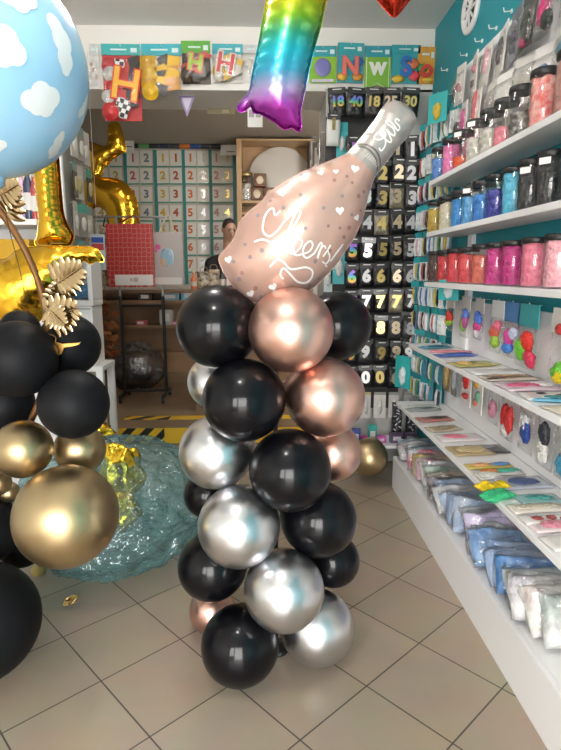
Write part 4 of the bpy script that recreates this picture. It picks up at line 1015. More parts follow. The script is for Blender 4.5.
look = {0: ('rainbow', BPK), 1: ('silver', BPK), 2: ('gold', BPK), 3: ('champagne', BPK), 4: ('silver', BPK)}
spec = {('3', 2): ('dark gold', BPK), ('3', 3): ('champagne', CPK), ('9', 2): ('dark gold', BPK), ('0', 2): ('dark gold', BPK), ('4', 2): ('gold', CPK), ('7', 3): ('gold', CPK), ('8', 4): ('silver', GPK), ('8', 3): ('champagne', GPK), ('9', 1): ('silver', GPK), ('4', 1): ('silver', GPK), ('2', 3): ('champagne', BPK), ('1', 4): ('silver', BPK)}
YN = 3.86
for d, py in NR.items():
    for c_ in range(5):
        px = colpx[c_] + (py - 250) * -.012
        if d in '12' and c_ in (1, 2) and d == '1': pass
        col, body = spec.get((d, c_), look[c_])
        p = at(px + random.uniform(-.8, .8), py + random.uniform(-1.2, 1.2), YN - (.02 if c_ == 4 else 0) + random.uniform(-.02, .02))
        number_pack(p.x, p.y, p.z + .082, .100, .165, d, col, body, '%s number %s on %s pack in the %s column of the number wall' % (col, words[d], 'cream' if body == CPK else 'grey' if body == GPK else 'black', colname[c_]), GNW, dz=-.56)
for d, px, col in (('18', 338, 'rainbow'), ('40', 355, 'rainbow'), ('18', 372.5, 'gold'), ('25', 390, 'champagne'), ('30', 409, 'gold')):
    p = at(px, 103, YN)
    number_pack(p.x, p.y, p.z + .092, .114, .178, d, col, BPK, '%s number %s on a wide black pack in the top row of the number wall' % (col, d), GNW, size=.085, dz=-.5)
for i, (px, py, c_, lb) in enumerate(((337, 132, '#dcdcd8', 'white pack with a black number one left of the top black packs'), )):
    p = at(px - 4, py - 2, YN)
    t = number_pack(p.x, p.y, p.z + .10, .09, .20, '1', 'dark gold', paper('#d6d6d2'), lb, None, size=.09, dz=-.35)
for k, (px, py, w_, h_, hd, bd, lb) in enumerate(((342, 140, .075, .22, '#2aa0a6', '#3aaab0', 'teal pack beside the black number packs at the top left'), (340, 215, .08, .26, '#2aa0a6', '#31a0a4', 'tall teal pack behind the bottle balloon on the number wall'), (339, 262, .11, .30, '#2a9aa0', '#35a4aa', 'large teal pack just right of the bottle base on the number wall'), (328, 276, .06, .22, '#c9cfcf', '#b8c2c2', 'slim grey pack between bottle balloon and teal pack'))):
    p = at(px, py, YN + .03); hung(p.x, p.z + h_ / 2, w_, h_, hd, bd, lb, 'pack', None, [(0, -.6, .25, .2, '#d8dcd8')], rz=0).location = (p.x, p.y, p.z + h_ / 2)
# backing rails of the display
rail = MB()
o = MB().box2((PX + .0, YBM - .03, .42), (XR - .16, YBM - .0, 2.42)).build('pegboard', M('pegboard_black', (.03, .03, .032), .6)); tag(o, 'dark pegboard that carries the black number packs', 'pegboard')
# rows below the digits
GPL = 'packs under the number packs'
for k, (px, w_, bd, lb) in enumerate(((354, .055, '#cfc9c0', 'pale cream slim pack below the numbers, leftmost'), (366, .07, '#c6c2bc', 'pale grey pack below the numbers with a gold edge'), (380, .085, '#cdcac6', 'pale silver pack below the number zero'), (394, .075, '#b9b6b4', 'grey silver pack below the champagne zero'), (408, .06, '#a9a8a8', 'grey pack below the rightmost zero'))):
    p = at(px, 392, YN); h_ = .19
    t = hung(p.x, p.z + .0, w_, h_, '#b8a878' if k == 1 else '#8d8a86', bd, lb, 'pack', GPL, [(0, -.55, .2, .3, '#d8d4cc')], rz=0, hh=.12); t.location = (p.x, p.y, p.z + .0)
for k, (px, lb) in enumerate(((397, 'black pack with white dashes low on the number wall, left of two'), (411, 'black pack with white dashes low on the number wall, right of two'))):
    p = at(px, 402, YN - .02); t = link('number_pack', box_mesh(.07, .02, .24, BPK, 'patterned_pack'), loc=p); t.name = 'patterned_pack'; tag(t, lb, 'pack', GPL)
    mb = MB()
    for q in range(11): mb.box((random.uniform(-.022, .022), -.021, -.02 - q * .02), (.022, .002, .006), rot=(0, random.uniform(-1, 1), 0))
    mb.build('print', M('print_pale', (.62, .60, .66), .4), t)
p0, p1_ = at(352, 441, 3.80), at(413, 441, 3.80)
o = MB().box2((.32, 3.68, p0.z - .02), (XR - .10, YBM - .031, p0.z)).build('display_shelf', WHITE, bevel=.002); tag(o, 'small white shelf at the foot of the number wall', 'shelf')
for k, (px, w_, h_, c_, lb) in enumerate(((356, .06, .10, '#3a4a9a', 'small blue violet box on the low shelf by the gold balloon'), (364, .05, .05, '#c03a8a', 'small magenta box on the low shelf by the gold balloon'), (372, .06, .13, '#2a9a90', 'teal green upright pack leaning on the low shelf'), (380, .07, .05, '#d05ab0', 'pink box at the front of the low shelf'), (396, .09, .07, '#5c4a68', 'dark violet box with grey print on the low shelf'), (409, .08, .07, '#57475f', 'plum coloured box at the right end of the low shelf'))):
    p = at(px, 441, 3.76)
    o = MB().box((0, 0, h_ / 2), (w_, .05, h_)).build('product_box', paper(c_), loc=(p.x, 3.76, p0.z + .0005), rot=(0, 0, random.uniform(-.2, .2)), bevel=.002); tag(o, lb, 'box', 'products on the low shelf')
    MB().box((0, -.0255, h_ * .5), (w_ * .6, .001, h_ * .4)).build('print', paper('#d8d4dc'), o)
balloon(GOLDS, 'g', 369, 457, 3.52, .125, 'single satin gold balloon on the floor below the number wall', None, (.3, .5, .8))

# side of the right pier: packs facing the passage
GSP = 'packs on the side of the right pier'
k = 0
for r_, z in enumerate((2.34, 2.12, 1.90, 1.68)):
    for c_ in range(3):
        yy = 4.00 + c_ * .14; bd = ['#d8d6d0', '#bcbab4', '#c9cccc', '#8d8f8e', '#e0ded8', '#a9a49a'][(k * 5 + r_) % 6]; hd = ['#8d9a98', '#d8d8d4', '#3a3a3c', '#b8b4a8'][(k * 3 + c_) % 4]
        t = hung(yy, z, .10, .19, hd, bd, '%s pale pack from top on the right pier side, %s from the corner' % (rows[r_], ['first', 'second', 'third'][c_]), 'pack', GSP, [(0, -.6, .25, .2, '#6d6a66')], X=PX, off=.03 + random.uniform(0, .05))
        link('hook', cached('hk2', None), t, (0, .03, -.006)); t.rotation_euler.z += random.uniform(-.2, .2); k += 1

# ================================================================== BANNER PACKS ON THE BEAM
GB = 'banner packs on the white beam'
def beam_pack(x0, x1, y0, y1, hfrac, hdr, body, label, deco):
    p0 = at(x0, y0, 3.955); p1 = at(x1, y1, 3.955); w_, h_ = p1.x - p0.x, p0.z - p1.z
    t = empty('banner_pack', ((p0.x + p1.x) / 2, 3.955, p0.z)); t.rotation_euler = (0, random.uniform(-.02, .02), 0); tag(t, label, 'banner pack', GB)
    link('header_card', MB().box((0, -.003, -h_ * hfrac / 2), (w_, .006, h_ * hfrac)).box((-w_ * .05, -.0065, -h_ * hfrac * .5), (w_ * .42, .001, h_ * hfrac * .14), 1).box((w_ * .34, -.0065, -h_ * hfrac * .55), (w_ * .16, .001, h_ * hfrac * .4), 1).mesh('header_card', [paper(hdr), paper('#d8ecec')]), t)
    deco(t, w_, h_, hfrac)
    tag_h = MB().tube([(0, .016, 0), (0, -.008, -.012), (0, -.012, .0)], .002, 6).build('hook', HOOKM, t, (0, 0, -.004))
    return t
def plates(cols, letters=None, seed=0, base=None):
    def deco(t, w, h, hf):
        rnd = random.Random(seed); z0 = -h * hf; hh = h * (1 - hf)
        if base: link('card', MB().box((0, .004, z0 - hh / 2), (w * .98, .006, hh)).mesh('card', base), t)
        n = 0
        for k in range(14):
            c_ = cols[k % len(cols)]; a = rnd.uniform(-.5, .5); s = w * rnd.uniform(.26, .38); x = ((k % 3) - 1) * .30 * w + rnd.uniform(-.05, .05) * w; z = z0 - (.14 + .72 * (k // 3) / 4 + rnd.uniform(-.04, .04)) * hh
            if k % 3 == 0: MB().lathe([(s * .6, 0), (s * .6, .004), (s * .3, .004), (s * .3, .0045), (.001, .005)], 18).build('picture_disc', paper(c_), t, (x, -.001 - .0045 * n, z), (R(90), 0, 0))
            else: MB().box((0, 0, 0), (s, .003, s * min(1.4, hh / w * .8))).build('picture_card', paper(c_), t, (x, -.003 - .0035 * n, z), (0, a, 0))
            n += 1
        if letters:
            s, col, edge, sx, sz, sc = letters
            o = link('letter', text_mesh(s, h * sc, paper(edge), .012, .002), t, (w * sx, -.056, z0 - hh * sz), (0, .18, 0))
            link('letter_face', text_mesh(s, h * sc, paper(col), .003, .002), o, (0, -.004, 0))
        link('bag', bump_box(w * 1.0, .012, hh, CLEAR, 2, .004, 5, 'bag'), t, (0, -.062, z0 - hh))
    return deco
CHK = bpy.data.materials.new('chequer_print'); CHK.use_nodes = True
_nt = CHK.node_tree; _c = _nt.nodes.new('ShaderNodeTexChecker'); _c.inputs['Scale'].default_value = 36; _c.inputs[1].default_value = (.02, .02, .02, 1); _c.inputs[2].default_value = (.8, .8, .8, 1); _tc = _nt.nodes.new('ShaderNodeTexCoord'); _nt.links.new(_tc.outputs['Object'], _c.inputs[0]); _nt.links.new(_c.outputs[0], _nt.nodes['Principled BSDF'].inputs[0])
MC['printed_chequer'] = CHK
_paper = paper
def paper(h, gloss=.6): return CHK if h == 'chequer' else _paper(h, gloss)
beam_pack(101, 143, 44, 121, .145, '#3fb0b0', None, 'racing themed letter banner pack with a big red and yellow H', plates(['#c8282c', 'chequer', '#1a1a1c', '#d8d4d0', '#c02a2c', '#202022'], ('H', '#e8b030', '#d83020', .14, .50, .58), 3, paper('#c23034')))
beam_pack(141, 183, 44, 99, .21, '#35aab8', None, 'yellow and black letter banner pack with rounded yellow pieces', plates(['#e8b818', '#2a2622', '#e8b818', '#e0a81c', '#e8b818', '#c98a20'], None, 8, None))
beam_pack(181, 211, 41, 84, .29, '#5aa83a', None, 'letter banner pack with green header and a green H on brown', plates(['#4a3a2c', '#2e2a26', '#c85048', '#3a322a'], ('H', '#8cc63c', '#d86a4a', .0, .42, .52), 5, paper('#463a30')))
beam_pack(212, 243, 44, 83, .27, '#3aaab8', None, 'letter banner pack with a red H under a teal header', plates(['#d8d4cc', '#d8b040', '#e0dcd8', '#cfc8be'], ('H', '#c8383c', '#e0dcd4', -.05, .45, .72), 6, paper('#d2cec8')))
def clear_deco(hexs):
    def deco(t, w, h, hf):
        z0 = -h * hf; hh = h * (1 - hf)
        for k, c_ in enumerate(hexs): link('content', lump(w * .26, .012, hh * .18, heap(c_, c_), k), t, (w * (-.15 + .2 * k), -.008, z0 - hh * (.35 + .3 * (k % 2))))
        link('bag', bump_box(w, .03, hh, CLEAR, 2, .004, 5, 'bag'), t, (0, -.02, z0 - hh))
    return deco
beam_pack(89, 101, 44, 89, .25, '#cfd4d2', None, 'white narrow banner pack at the left end of the beam', plates(['#e2e2de', '#d4d6d2', '#e6e4e0', '#c8a8a0'], None, 9, paper('#dedcd8')))
beam_pack(243, 261, 45, 84, .22, '#c8cccc', None, 'nearly empty clear pack left of the rainbow balloon on the beam', clear_deco(['#d8d4cc', '#cfcac4']))
def card_balloon(t, w, h, hf):
    z0 = -h * hf; hh = h * (1 - hf); MB().box((0, .0, z0 - hh / 2), (w * .98, .006, hh)).build('card', paper('#88bc34'), t)
    MB().ell((0, -.006, z0 - hh * .42), (w * .30, .008, hh * .36), 20, 12).build('balloon_picture', M('picture_lilac', lin('#7a78b8'), .4, coat=.4), t)
    MB().box((0, -.006, z0 - hh * .92), (w * .8, .004, hh * .10)).build('balloon_row', paper('#d8d0e0'), t)
beam_pack(309, 336, 46, 83, .29, '#2a9ca8', None, 'green card with a lilac balloon picture under a teal header', card_balloon)
def letter_card(bg, s, col, edge, lumps, sc=.62):
    def deco(t, w, h, hf):
        z0 = -h * hf; hh = h * (1 - hf); MB().box((0, .0, z0 - hh / 2), (w * .98, .006, hh)).build('card', paper(bg), t)
        for k, (x, z, rx, rz_, c_) in enumerate(lumps): link('content', lump(w * rx, .012, hh * rz_, plain(c_, .35), k), t, (w * x, -.008, z0 - hh * z))
        o = link('letter', text_mesh(s, h * sc, paper(edge), .008, .003), t, (0, -.022, z0 - hh * .48)); link('letter_face', text_mesh(s, h * sc, paper(col), .002, .003), o, (0, -.004, 0))
    return deco
beam_pack(338, 363, 43, 83, .27, '#2f9fa6', None, 'teal banner pack with a coral letter N', letter_card('#3a98a4', 'N', '#e0786a', '#d8685c', [(-.3, .8, .2, .14, '#e0b040'), (.3, .3, .2, .16, '#3a70b8'), (.3, .8, .2, .14, '#d89a3a')]))
def pennant(t, w, h, hf):
    z0 = -h * hf; hh = h * (1 - hf)
    def sh(i): a = w / 2 * (1 - i * 2); return [(-a, z0 - i * .02), (a, z0 - i * .02), (a, z0 - hh + i * w), (0, z0 - hh * .80 + i * w * .8), (-a, z0 - hh + i * w)]
    MB().prism(sh(0), -.003, .003).build('pennant', paper('#7fb43a'), t); MB().prism(sh(.06), -.005, -.003).build('border', paper('#dcead0'), t); MB().prism(sh(.09), -.007, -.005).build('field', paper('#80b83c'), t)
    link('letter', text_mesh('W', h * .34, paper('#f0f2ea'), .008, .002), t, (0, -.010, z0 - hh * .36))
beam_pack(365, 390, 46, 92, .24, '#2f96a6', None, 'green swallow tailed pennant with a white letter W', pennant)
beam_pack(392, 419, 45, 84, .22, '#2fa0a8', None, 'teal banner pack with a big blue letter S', letter_card('#38a0a8', 'S', '#2f70b8', '#3a80c4', [(.25, .35, .22, .16, '#e07a4a'), (.3, .75, .2, .16, '#d84a5a'), (-.25, .85, .22, .12, '#e0b83a'), (.1, .6, .2, .14, '#d86aa0')], .70))
beam_pack(418, 434, 47, 84, .40, '#d8a040', None, 'orange yellow banner pack with a red shape at the right end of the beam', letter_card('#d89838', 'O', '#d0453c', '#c83c34', [(-.2, .3, .3, .2, '#3a9a48'), (.1, .85, .3, .12, '#e0c050')], .42))
# things dangling below the beam
p = at(187, 107, 4.10)
o = MB().prism([(-.055, 0), (.055, 0), (0, -.135)], -.002, .002).build('pennant_flag', paper('#8a7aa8'), loc=(p.x, 4.10, 2.585)); tag(o, 'small violet triangular pennant hanging under the beam', 'flag')
MB().prism([(-.035, -.012), (.035, -.012), (0, -.10)], -.004, -.002).build('print', paper('#c4bcd0'), o)
p = at(255, 110, 4.15)
o = MB().box((0, 0, -.075), (.105, .003, .15)).build('hanging_sign', paper('#d2d0cc'), loc=(p.x, 4.15, 2.55)); tag(o, 'small white paper sign with two printed fields hanging under the beam', 'sign')
mb = MB(); mb.box((-.025, -.002, -.06), (.035, .001, .05)); mb.box((.025, -.002, -.06), (.035, .001, .05)); mb.build('print', paper('#8d8c88'), o)
MB().tube([(-.03, 0, 0), (-.03, 0, .035)], .001, 5).tube([(.03, 0, 0), (.03, 0, .035)], .001, 5).build('string', plain('#dddddd'), o)
p = at(221, 110, 4.35)
o = MB().box((0, 0, -.02), (.20, .01, .04)).build('hanging_strip', M('strip_khaki', (.30, .26, .16), .5), loc=(p.x, 4.38, 2.583)); tag(o, 'short khaki strip under the rear edge of the beam', 'strip')
MB().box((.03, -.006, -.02), (.05, .001, .024)).build('print', paper('#b8b088'), o)

# ================================================================== BACK ROOM
# number cards on the back wall
YC = 7.538
GBW = 'number cards on the back wall'
TST = M('teal_strip', lin('#2a7f7a'), .45)
CARD = M('card_cream', (.66, .63, .56), .4, coat=.7, bump=(20, .4, .01))
def cw(px, py): return at(px, py, YC)
rowz = [159, 176.5, 195, 213.5, 230.5, 248, 265]
ccols = [(101.5, 'gold'), (116, 'dark gold'), (133, 'red'), (146.5, 'grey'), (163, 'yellow'), (176, 'brick'), (190.5, 'orange'), (203.5, 'silver'), (216.5, 'pink'), (227.5, 'gold')]
DM.update({'red': M('digit_red', lin('#b8504a'), .4), 'grey': M('digit_grey', lin('#6d7480'), .4), 'yellow': M('digit_yellow', lin('#c9a42c'), .4), 'brick': M('digit_brick', lin('#a8482e'), .4), 'orange': M('digit_orange', lin('#c8662e'), .4), 'pink': M('digit_pink', lin('#b88478'), .4)})
TH = M('teal_card_header', lin('#4c8f7a'), .45)
colw = ['first', 'second', 'third', 'fourth', 'fifth', 'sixth', 'seventh', 'eighth', 'ninth', 'tenth']
for c_, (px, col) in enumerate(ccols):
    for r_, py in enumerate(rowz):
        if c_ < 2 and r_ > 4: continue
        dg = str(r_ + 1) if r_ < 3 else ('5' if c_ in (6,) and r_ == 3 else str(min(9, r_ + 1 + (1 if c_ == 3 and r_ == 0 else 0))))
        if c_ == 6 and r_ >= 3: dg = str([5, 5, 6, 7][r_ - 3])
        if c_ == 3 and r_ == 0: dg = '2'
        p = cw(px, py)
        t = link('number_card', cached('ncard', lambda: MB().box((0, 0, 0), (.155, .012, .205)).mesh('number_card', CARD)), loc=p); t.rotation_euler = (0, random.uniform(-.03, .03), 0)
        tag(t, '%s number %s card in the %s column, %s row of the back wall' % (col, words[dg], colw[c_], ['top', 'second', 'third', 'fourth', 'fifth', 'sixth', 'seventh'][r_]), 'number card', GBW)
        link('digit', text_mesh(dg, .138, DM[col], .005), t, (0, -.008, .008))
        link('footer', cached('nfoot', lambda: MB().box((0, -.008, -.093), (.155, .004, .018)).mesh('footer', TH)), t)
for k, px in enumerate((124.5, 154.5, 183, 210, 234)):
    a, b = cw(px, 150), cw(px, 284); b2 = cw(px, 284)
    o = MB().box2((-.020, 0, b.z), (.020, .02, a.z)).build('display_strip', TST, loc=(a.x, YC - .010, 0)); tag(o, '%s teal upright strip from the left between the number cards' % ['first', 'second', 'third', 'fourth', 'fifth'][k], 'strip', 'teal strips on the back wall')
# rolls on a rail above the cards
a, b = cw(132, 149), cw(222, 153)
rr = empty('paper_roll_rail', ((a.x + b.x) / 2, YB - .19, a.z)); tag(rr, 'rail of dark and coloured rolls above the number cards on the back wall', 'rail')
n = 9; L_ = b.x - a.x
for k in range(n):
    MB().lathe([(.028, 0), (.028, L_ / n * .96)], 14).build('roll', plain(['#2a2c30', '#5a9a58', '#2e3034', '#1f2e4a', '#34363a', '#c8702c', '#2a4a8a', '#3a3c40', '#26282c'][k]), rr, (-L_ / 2 + k * L_ / n, 0, 0), (0, R(90), 0))
MB().tube([(-L_ / 2 - .05, 0, 0), (L_ / 2 + .05, 0, 0)], .008, 8).build('rod', HOOKM, rr)
MB().box2((-L_ / 2 - .05, -.01, -.01), (-L_ / 2 - .03, .19, .01)).build('bracket', HOOKM, rr); MB().box2((L_ / 2 + .03, -.01, -.01), (L_ / 2 + .05, .19, .01)).build('bracket', HOOKM, rr)
for px, py, w_, lb in ((229, 150, .20, 'white paper sign at the right end of the roll rail'), (127, 145, .17, 'white paper sign at the left end of the roll rail')):
    p = at(px, py, 7.2); o = MB().box((0, 0, 0), (w_, .003, .12)).build('paper_sign', paper('#d6d4d0'), loc=p); tag(o, lb, 'sign')
    MB().box((.02, -.002, -.02), (w_ * .5, .001, .012)).build('print', paper('#55524e'), o); MB().tube([(0, 0, .06), (0, 0, ZC - p.z)], .0015, 5).build('string', plain('#dddddd'), o)
# wooden shelves under the cards
cx0_ = at(237, 200, 6.9).x - .005
WOOD = M('brown_wood', (.16, .085, .042), .5, var=(2.5, (.20, .11, .055))); LWOOD = M('light_wood', (.44, .27, .13), .5, var=(2.5, (.50, .32, .17)))
sx0, sx1 = at(90, 330, 7.1).x, cx0_
wu = empty('wooden_shelf_unit', ((sx0 + sx1) / 2, 7.1, ZS)); tag(wu, 'long brown wooden shelf unit under the number cards of the back room', 'shelf unit'); hw = (sx1 - sx0) / 2
zt_ = at(150, 293, 6.95).z - ZS
for z in (at(150, 302, 6.95).z, at(150, 327, 6.95).z, at(150, 354, 6.95).z): MB().box2((-hw, -.15, z - ZS - .02), (hw, .15, z - ZS + .02)).build('shelf', WOOD, wu)
MB().box2((-hw, -.18, zt_ - .0), (hw, .19, zt_ + .03)).build('top', WOOD, wu)
MB().box2((-hw, .15, 0), (hw, .18, zt_)).build('back_panel', WOOD, wu)
for x in (-hw, hw - .03): MB().box2((x, -.15, 0), (x + .03, .15, zt_)).build('side_panel', WOOD, wu)
MB().box2((-hw, -.12, 0), (hw, -.10, at(150, 354, 6.95).z - ZS - .02)).build('plinth', WOOD, wu)
for px, py, w_, h_, c_, lb in ((146, 299, .16, .09, '#3a302c', 'dark box on the topmost brown shelf'), (171, 299, .22, .09, '#6a8a94', 'clear blue tray on the topmost brown shelf'), (190, 299, .20, .12, '#5a9ab8', 'light blue box at the right on the topmost brown shelf'), (142, 325, .12, .06, '#a8484a', 'small red dish on the middle brown shelf'), (167, 325, .16, .19, '#9a968e', 'patterned grey box on the middle brown shelf'), (176, 325, .07, .05, '#d05080', 'small pink box on the middle brown shelf'), (142, 352, .17, .11, '#8a5a9a', 'violet pink round tub on the lowest brown shelf')):
    z = {299: at(150, 302, 6.95).z, 325: at(150, 327, 6.95).z, 352: at(150, 354, 6.95).z}[py] + .02; p = at(px, py, 7.05)
    if 'tub' in lb: o = MB().lathe([(w_ * .46, 0), (w_ * .5, h_ * .7), (w_ * .52, h_ * .7), (w_ * .52, h_), (.001, h_)], 20).build('tub', paper(c_), loc=(p.x, 7.05, z))
    else: o = MB().box((0, 0, h_ / 2), (w_, .14, h_)).build('product_box', paper(c_), loc=(p.x, 7.05, z), bevel=.006); MB().box((0, -.0706, h_ * .5), (w_ * .6, .001, h_ * .5)).build('print', paper('#b8b4b0'), o)
    tag(o, lb, 'box', 'things on the brown shelves')
# light wooden cabinet with a round mirror
cx0, cx1 = at(237, 200, 6.9).x, at(314, 200, 6.9).x
zt2 = at(275, 148, 7.2).z + .02; zs2 = at(275, 199, 6.9).z
cb = empty('wooden_cabinet', ((cx0 + cx1) / 2, 7.1, ZS)); tag(cb, 'tall light wooden cabinet with open shelves at the back of the room', 'cabinet'); hw2 = (cx1 - cx0) / 2
MB().box2((-hw2, -.2, 0), (-hw2 + .06, .2, zt2 - ZS)).build('side_panel', LWOOD, cb); MB().box2((hw2 - .06, -.2, 0), (hw2, .2, zt2 - ZS)).build('side_panel', M('dark_wood', (.09, .06, .04), .5), cb)
MB().box2((-hw2 + .06, .17, 0), (hw2 - .06, .2, zt2 - ZS)).build('back_panel', LWOOD, cb)
MB().box2((-hw2 + .06, -.19, zs2 - .015 - ZS - .03), (.02, .05, zs2 - .015 - ZS)).build('shelf', LWOOD, cb)
for z in (at(275, 212, 6.9).z, at(275, 228, 6.9).z, at(275, 250, 6.9).z, 1.0, .6): MB().box2((-hw2 + .06, -.19, z - ZS - .03), (hw2 - .06, .17, z - ZS)).build('shelf', LWOOD, cb)
MB().box2((-hw2, -.2, zt2 - ZS), (hw2, .2, zt2 - ZS + .02)).build('top', LWOOD, cb)
p = at(280, 181, 7.2); rmr = (p.z - at(275, 212, 6.9).z); zd_ = at(275, 212, 6.9).z + .001
o = MB().lathe([(rmr, 0), (rmr, .02), (rmr - .01, .024), (.001, .024)], 48).build('round_tray', M('round_white', (.60, .56, .50), .45), loc=(p.x, 7.22, zd_ + rmr), rot=(R(90), 0, 0)); tag(o, 'big round cream disc standing in the wooden cabinet', 'tray')
zsf = zs2 - .013
p = at(246, 187, 7.0)
t = empty('glass_jar', (p.x, 7.0, zsf)); tag(t, 'glass jar of white sweets with a brass lid in the wooden cabinet', 'jar')
MB().lathe([(.085, 0), (.09, .02), (.09, .26), (.075, .29)], 20).build('body', JARC, t); MB().lathe([(.078, .285), (.082, .29), (.082, .325), (.001, .325)], 20).build('lid', M('brass', (.55, .40, .18), .35, .9), t)
link('contents', jar_fill(.082, .25, heap('#d8d2c8', '#a8a298'), None, .8, 3.3), t)
for px, zz, lb in ((257, 0, 'brown gift box with a white figure, lower left of the stack of three'), (270, 0, 'brown gift box with a white figure, lower right of the stack of three'), (260, 1, 'brown gift box with a white figure standing on the two others')):
    p = at(px, 190, 7.0); h_ = .15; o = MB().box((0, 0, h_ / 2), (.145, .14, h_)).build('gift_box', M('box_brown', lin('#6a4024'), .4, coat=.4), loc=(p.x, 7.0, zsf + zz * (h_ + .008) + .001), bevel=.008); tag(o, lb, 'box', 'brown gift boxes')
    MB().ell((0, -.072, h_ * .5), (.045, .006, .05), 14, 8).build('figure_print', paper('#d8c4a8'), o)
for px, py, w_, h_, c_, lb in ((248, 228, .14, .14, '#5a4638', 'dark brown box on the second cabinet shelf'), (262, 228, .12, .10, '#8a6a4a', 'tan box on the second cabinet shelf')):
    p = at(px, py, 7.0); o = MB().box((0, 0, h_ / 2), (w_, .14, h_)).build('product_box', paper(c_), loc=(p.x, 7.0, at(275, 228, 6.9).z + .001), bevel=.006); tag(o, lb, 'box'); MB().box((0, -.0706, h_ * .5), (w_ * .5, .001, h_ * .4)).build('print', paper('#c8b8a0'), o)
p = at(266, 146, 7.1); o = bump_box(.14, .05, .12, paper('#bdb8b0'), 9, .02, 8, 'packet', .5, 12); o = link('paper_bag', o, loc=(p.x, 7.1, zt2 + .021)); tag(o, 'small crumpled pale bag on top of the wooden cabinet', 'bag')

# counter with trinkets and the shop assistant
ct = empty('shop_counter', (at(250, 290, 5.0).x + .1, 5.25, ZS)); zc_ = at(210, 289, 4.95).z - ZS; tag(ct, 'brown wooden shop counter behind the balloon column', 'counter'); lx = at(192, 289, 4.95).x - ct.location.x; rx_ = .40 - ct.location.x
MB().box2((lx, -.28, 0), (rx_, -.25, zc_ - .03)).build('front_panel', WOOD, ct); MB().box2((lx, -.25, 0), (lx + .03, .2, zc_ - .03)).build('side_panel', WOOD, ct); MB().box2((lx - .02, -.30, zc_ - .03), (rx_, .24, zc_)).build('worktop', WOOD, ct, bevel=.004)
zct = ZS + zc_ + .001
for px, w_, h_, c_, c2, lb in ((204, .12, .15, '#c8b89c', '#2a2622', 'cream gift bag with black pattern, left one on the counter'), (214, .11, .17, '#d8c8ac', '#6a4a3a', 'cream gift bag with brown pattern, right one on the counter')):
    p = at(px, 285, 5.05); o = link('gift_bag', bump_box(w_, .07, h_, M('patterned_' + c2, lin(c_), .45, coat=.4, var=(26, lin(c2))), 4, .006, 8, 'gift_bag', .35), loc=(p.x, 5.05, zct)); tag(o, lb, 'bag', 'gift bags on the counter')
    MB().tube(catmull([(-.03, 0, h_ - .01), (-.025, 0, h_ + .035), (.025, 0, h_ + .035), (.03, 0, h_ - .01)], 5, False), .003, 6).build('handle', plain('#8a7a60'), o)
for px, c_, lb in ((222.5, '#1c1a1c', 'slim black bottle on the counter, left of two'), (228, '#241c20', 'slim dark bottle on the counter, right of two'), (194, '#c8602c', 'small orange bottle at the left end of the counter')):
    p = at(px, 285, 5.0); o = MB().lathe([(.026, 0), (.028, .01), (.028, .11), (.012, .15), (.012, .19)], 14).build('bottle', paper(c_), loc=(p.x, 5.0, zct)); o.scale = (1, 1, .75 if c_ == '#c8602c' else 1); tag(o, lb, 'bottle', 'bottles on the counter'); MB().lathe([(.0135, .188), (.0135, .205), (.001, .205)], 12).build('cap', plain('#c8b890'), o); MB().lathe([(.0285, .03), (.0285, .085)], 14).build('label', paper('#b8aca0'), o)
p = at(180, 287, 5.3)
# person: one continuous body, remeshed from tapered limbs
def caps(mb, a, b, ra, rb_, n=12):
    a, b = Vector(a), Vector(b); d = (b - a); L = d.length; q = d.to_track_quat('Z', 'Y').to_matrix().to_4x4()
    prof = []
    for k in range(6): t = -math.pi / 2 + k * math.pi / 10; prof.append((max(.0001, ra * math.cos(t)), ra * math.sin(t)))
    for k in range(1, 4): u = k / 4; prof.append((ra + (rb_ - ra) * u, L * u))
    for k in range(6): t = k * math.pi / 10; prof.append((max(.0001, rb_ * math.cos(t)), L + rb_ * math.sin(t)))
    mb.lathe(prof, n, 0, Matrix.Translation(a) @ q)
def remesh(mb, name, mat, parent, vox, sm=6):
    o = mb.build(name, mat); m = o.modifiers.new('r', 'REMESH'); m.mode = 'VOXEL'; m.voxel_size = vox; m.use_smooth_shade = True
    s = o.modifiers.new('s', 'SMOOTH'); s.factor = .5; s.iterations = sm
    me = bpy.data.meshes.new_from_object(o.evaluated_get(bpy.context.evaluated_depsgraph_get())); o.modifiers.clear(); o.data = me; me.materials.clear(); me.materials.append(mat)
    for p_ in me.polygons: p_.use_smooth = True
    if parent: o.parent = parent
    return o
hp_ = at(229.5, 229, 5.62); HZ = hp_.z                # head centre
SK = M('skin', (.42, .235, .16), .5, spec=.4); HAIR = M('dark_hair', (.018, .012, .010), .45, bump=(60, .5, .005)); CL = M('black_top', (.012, .012, .015), .8); TR = M('dark_trousers', (.03, .032, .045), .8)
pf = empty('person', (hp_.x - .015, hp_.y, ZS)); tag(pf, 'person with tied back dark hair and black top looking down behind the counter', 'person')
hz = HZ - ZS; sh = hz - .285
b = MB()
hd_ = Matrix.Translation((.015, -.02, hz)) @ Euler((R(24), 0, R(22))).to_matrix().to_4x4() @ Matrix.Scale(.88, 4)     # head bowed, turned to our right
b.ell((0, 0, 0), (.075, .092, .10), 22, 16, 0, None, hd_); b.ell((0, 0, 0), (.055, .062, .062), 18, 12, 0, None, hd_ @ Matrix.Translation((0, -.030, -.062)))
b.v = b.v
def hpt(x, y, z): return hd_ @ Vector((x, y, z))
caps(b, hpt(0, -.088, .005), hpt(0, -.112, -.03), .009, .014, 8)
for s_ in (-1, 1): b.ell(hpt(s_ * .077, .008, -.012), (.012, .02, .032), 10, 8)
b.ell(hpt(0, -.088, -.058), (.026, .010, .010), 10, 8)
caps(b, hpt(0, .02, -.05), (0, .03, sh - .02), .052, .056)
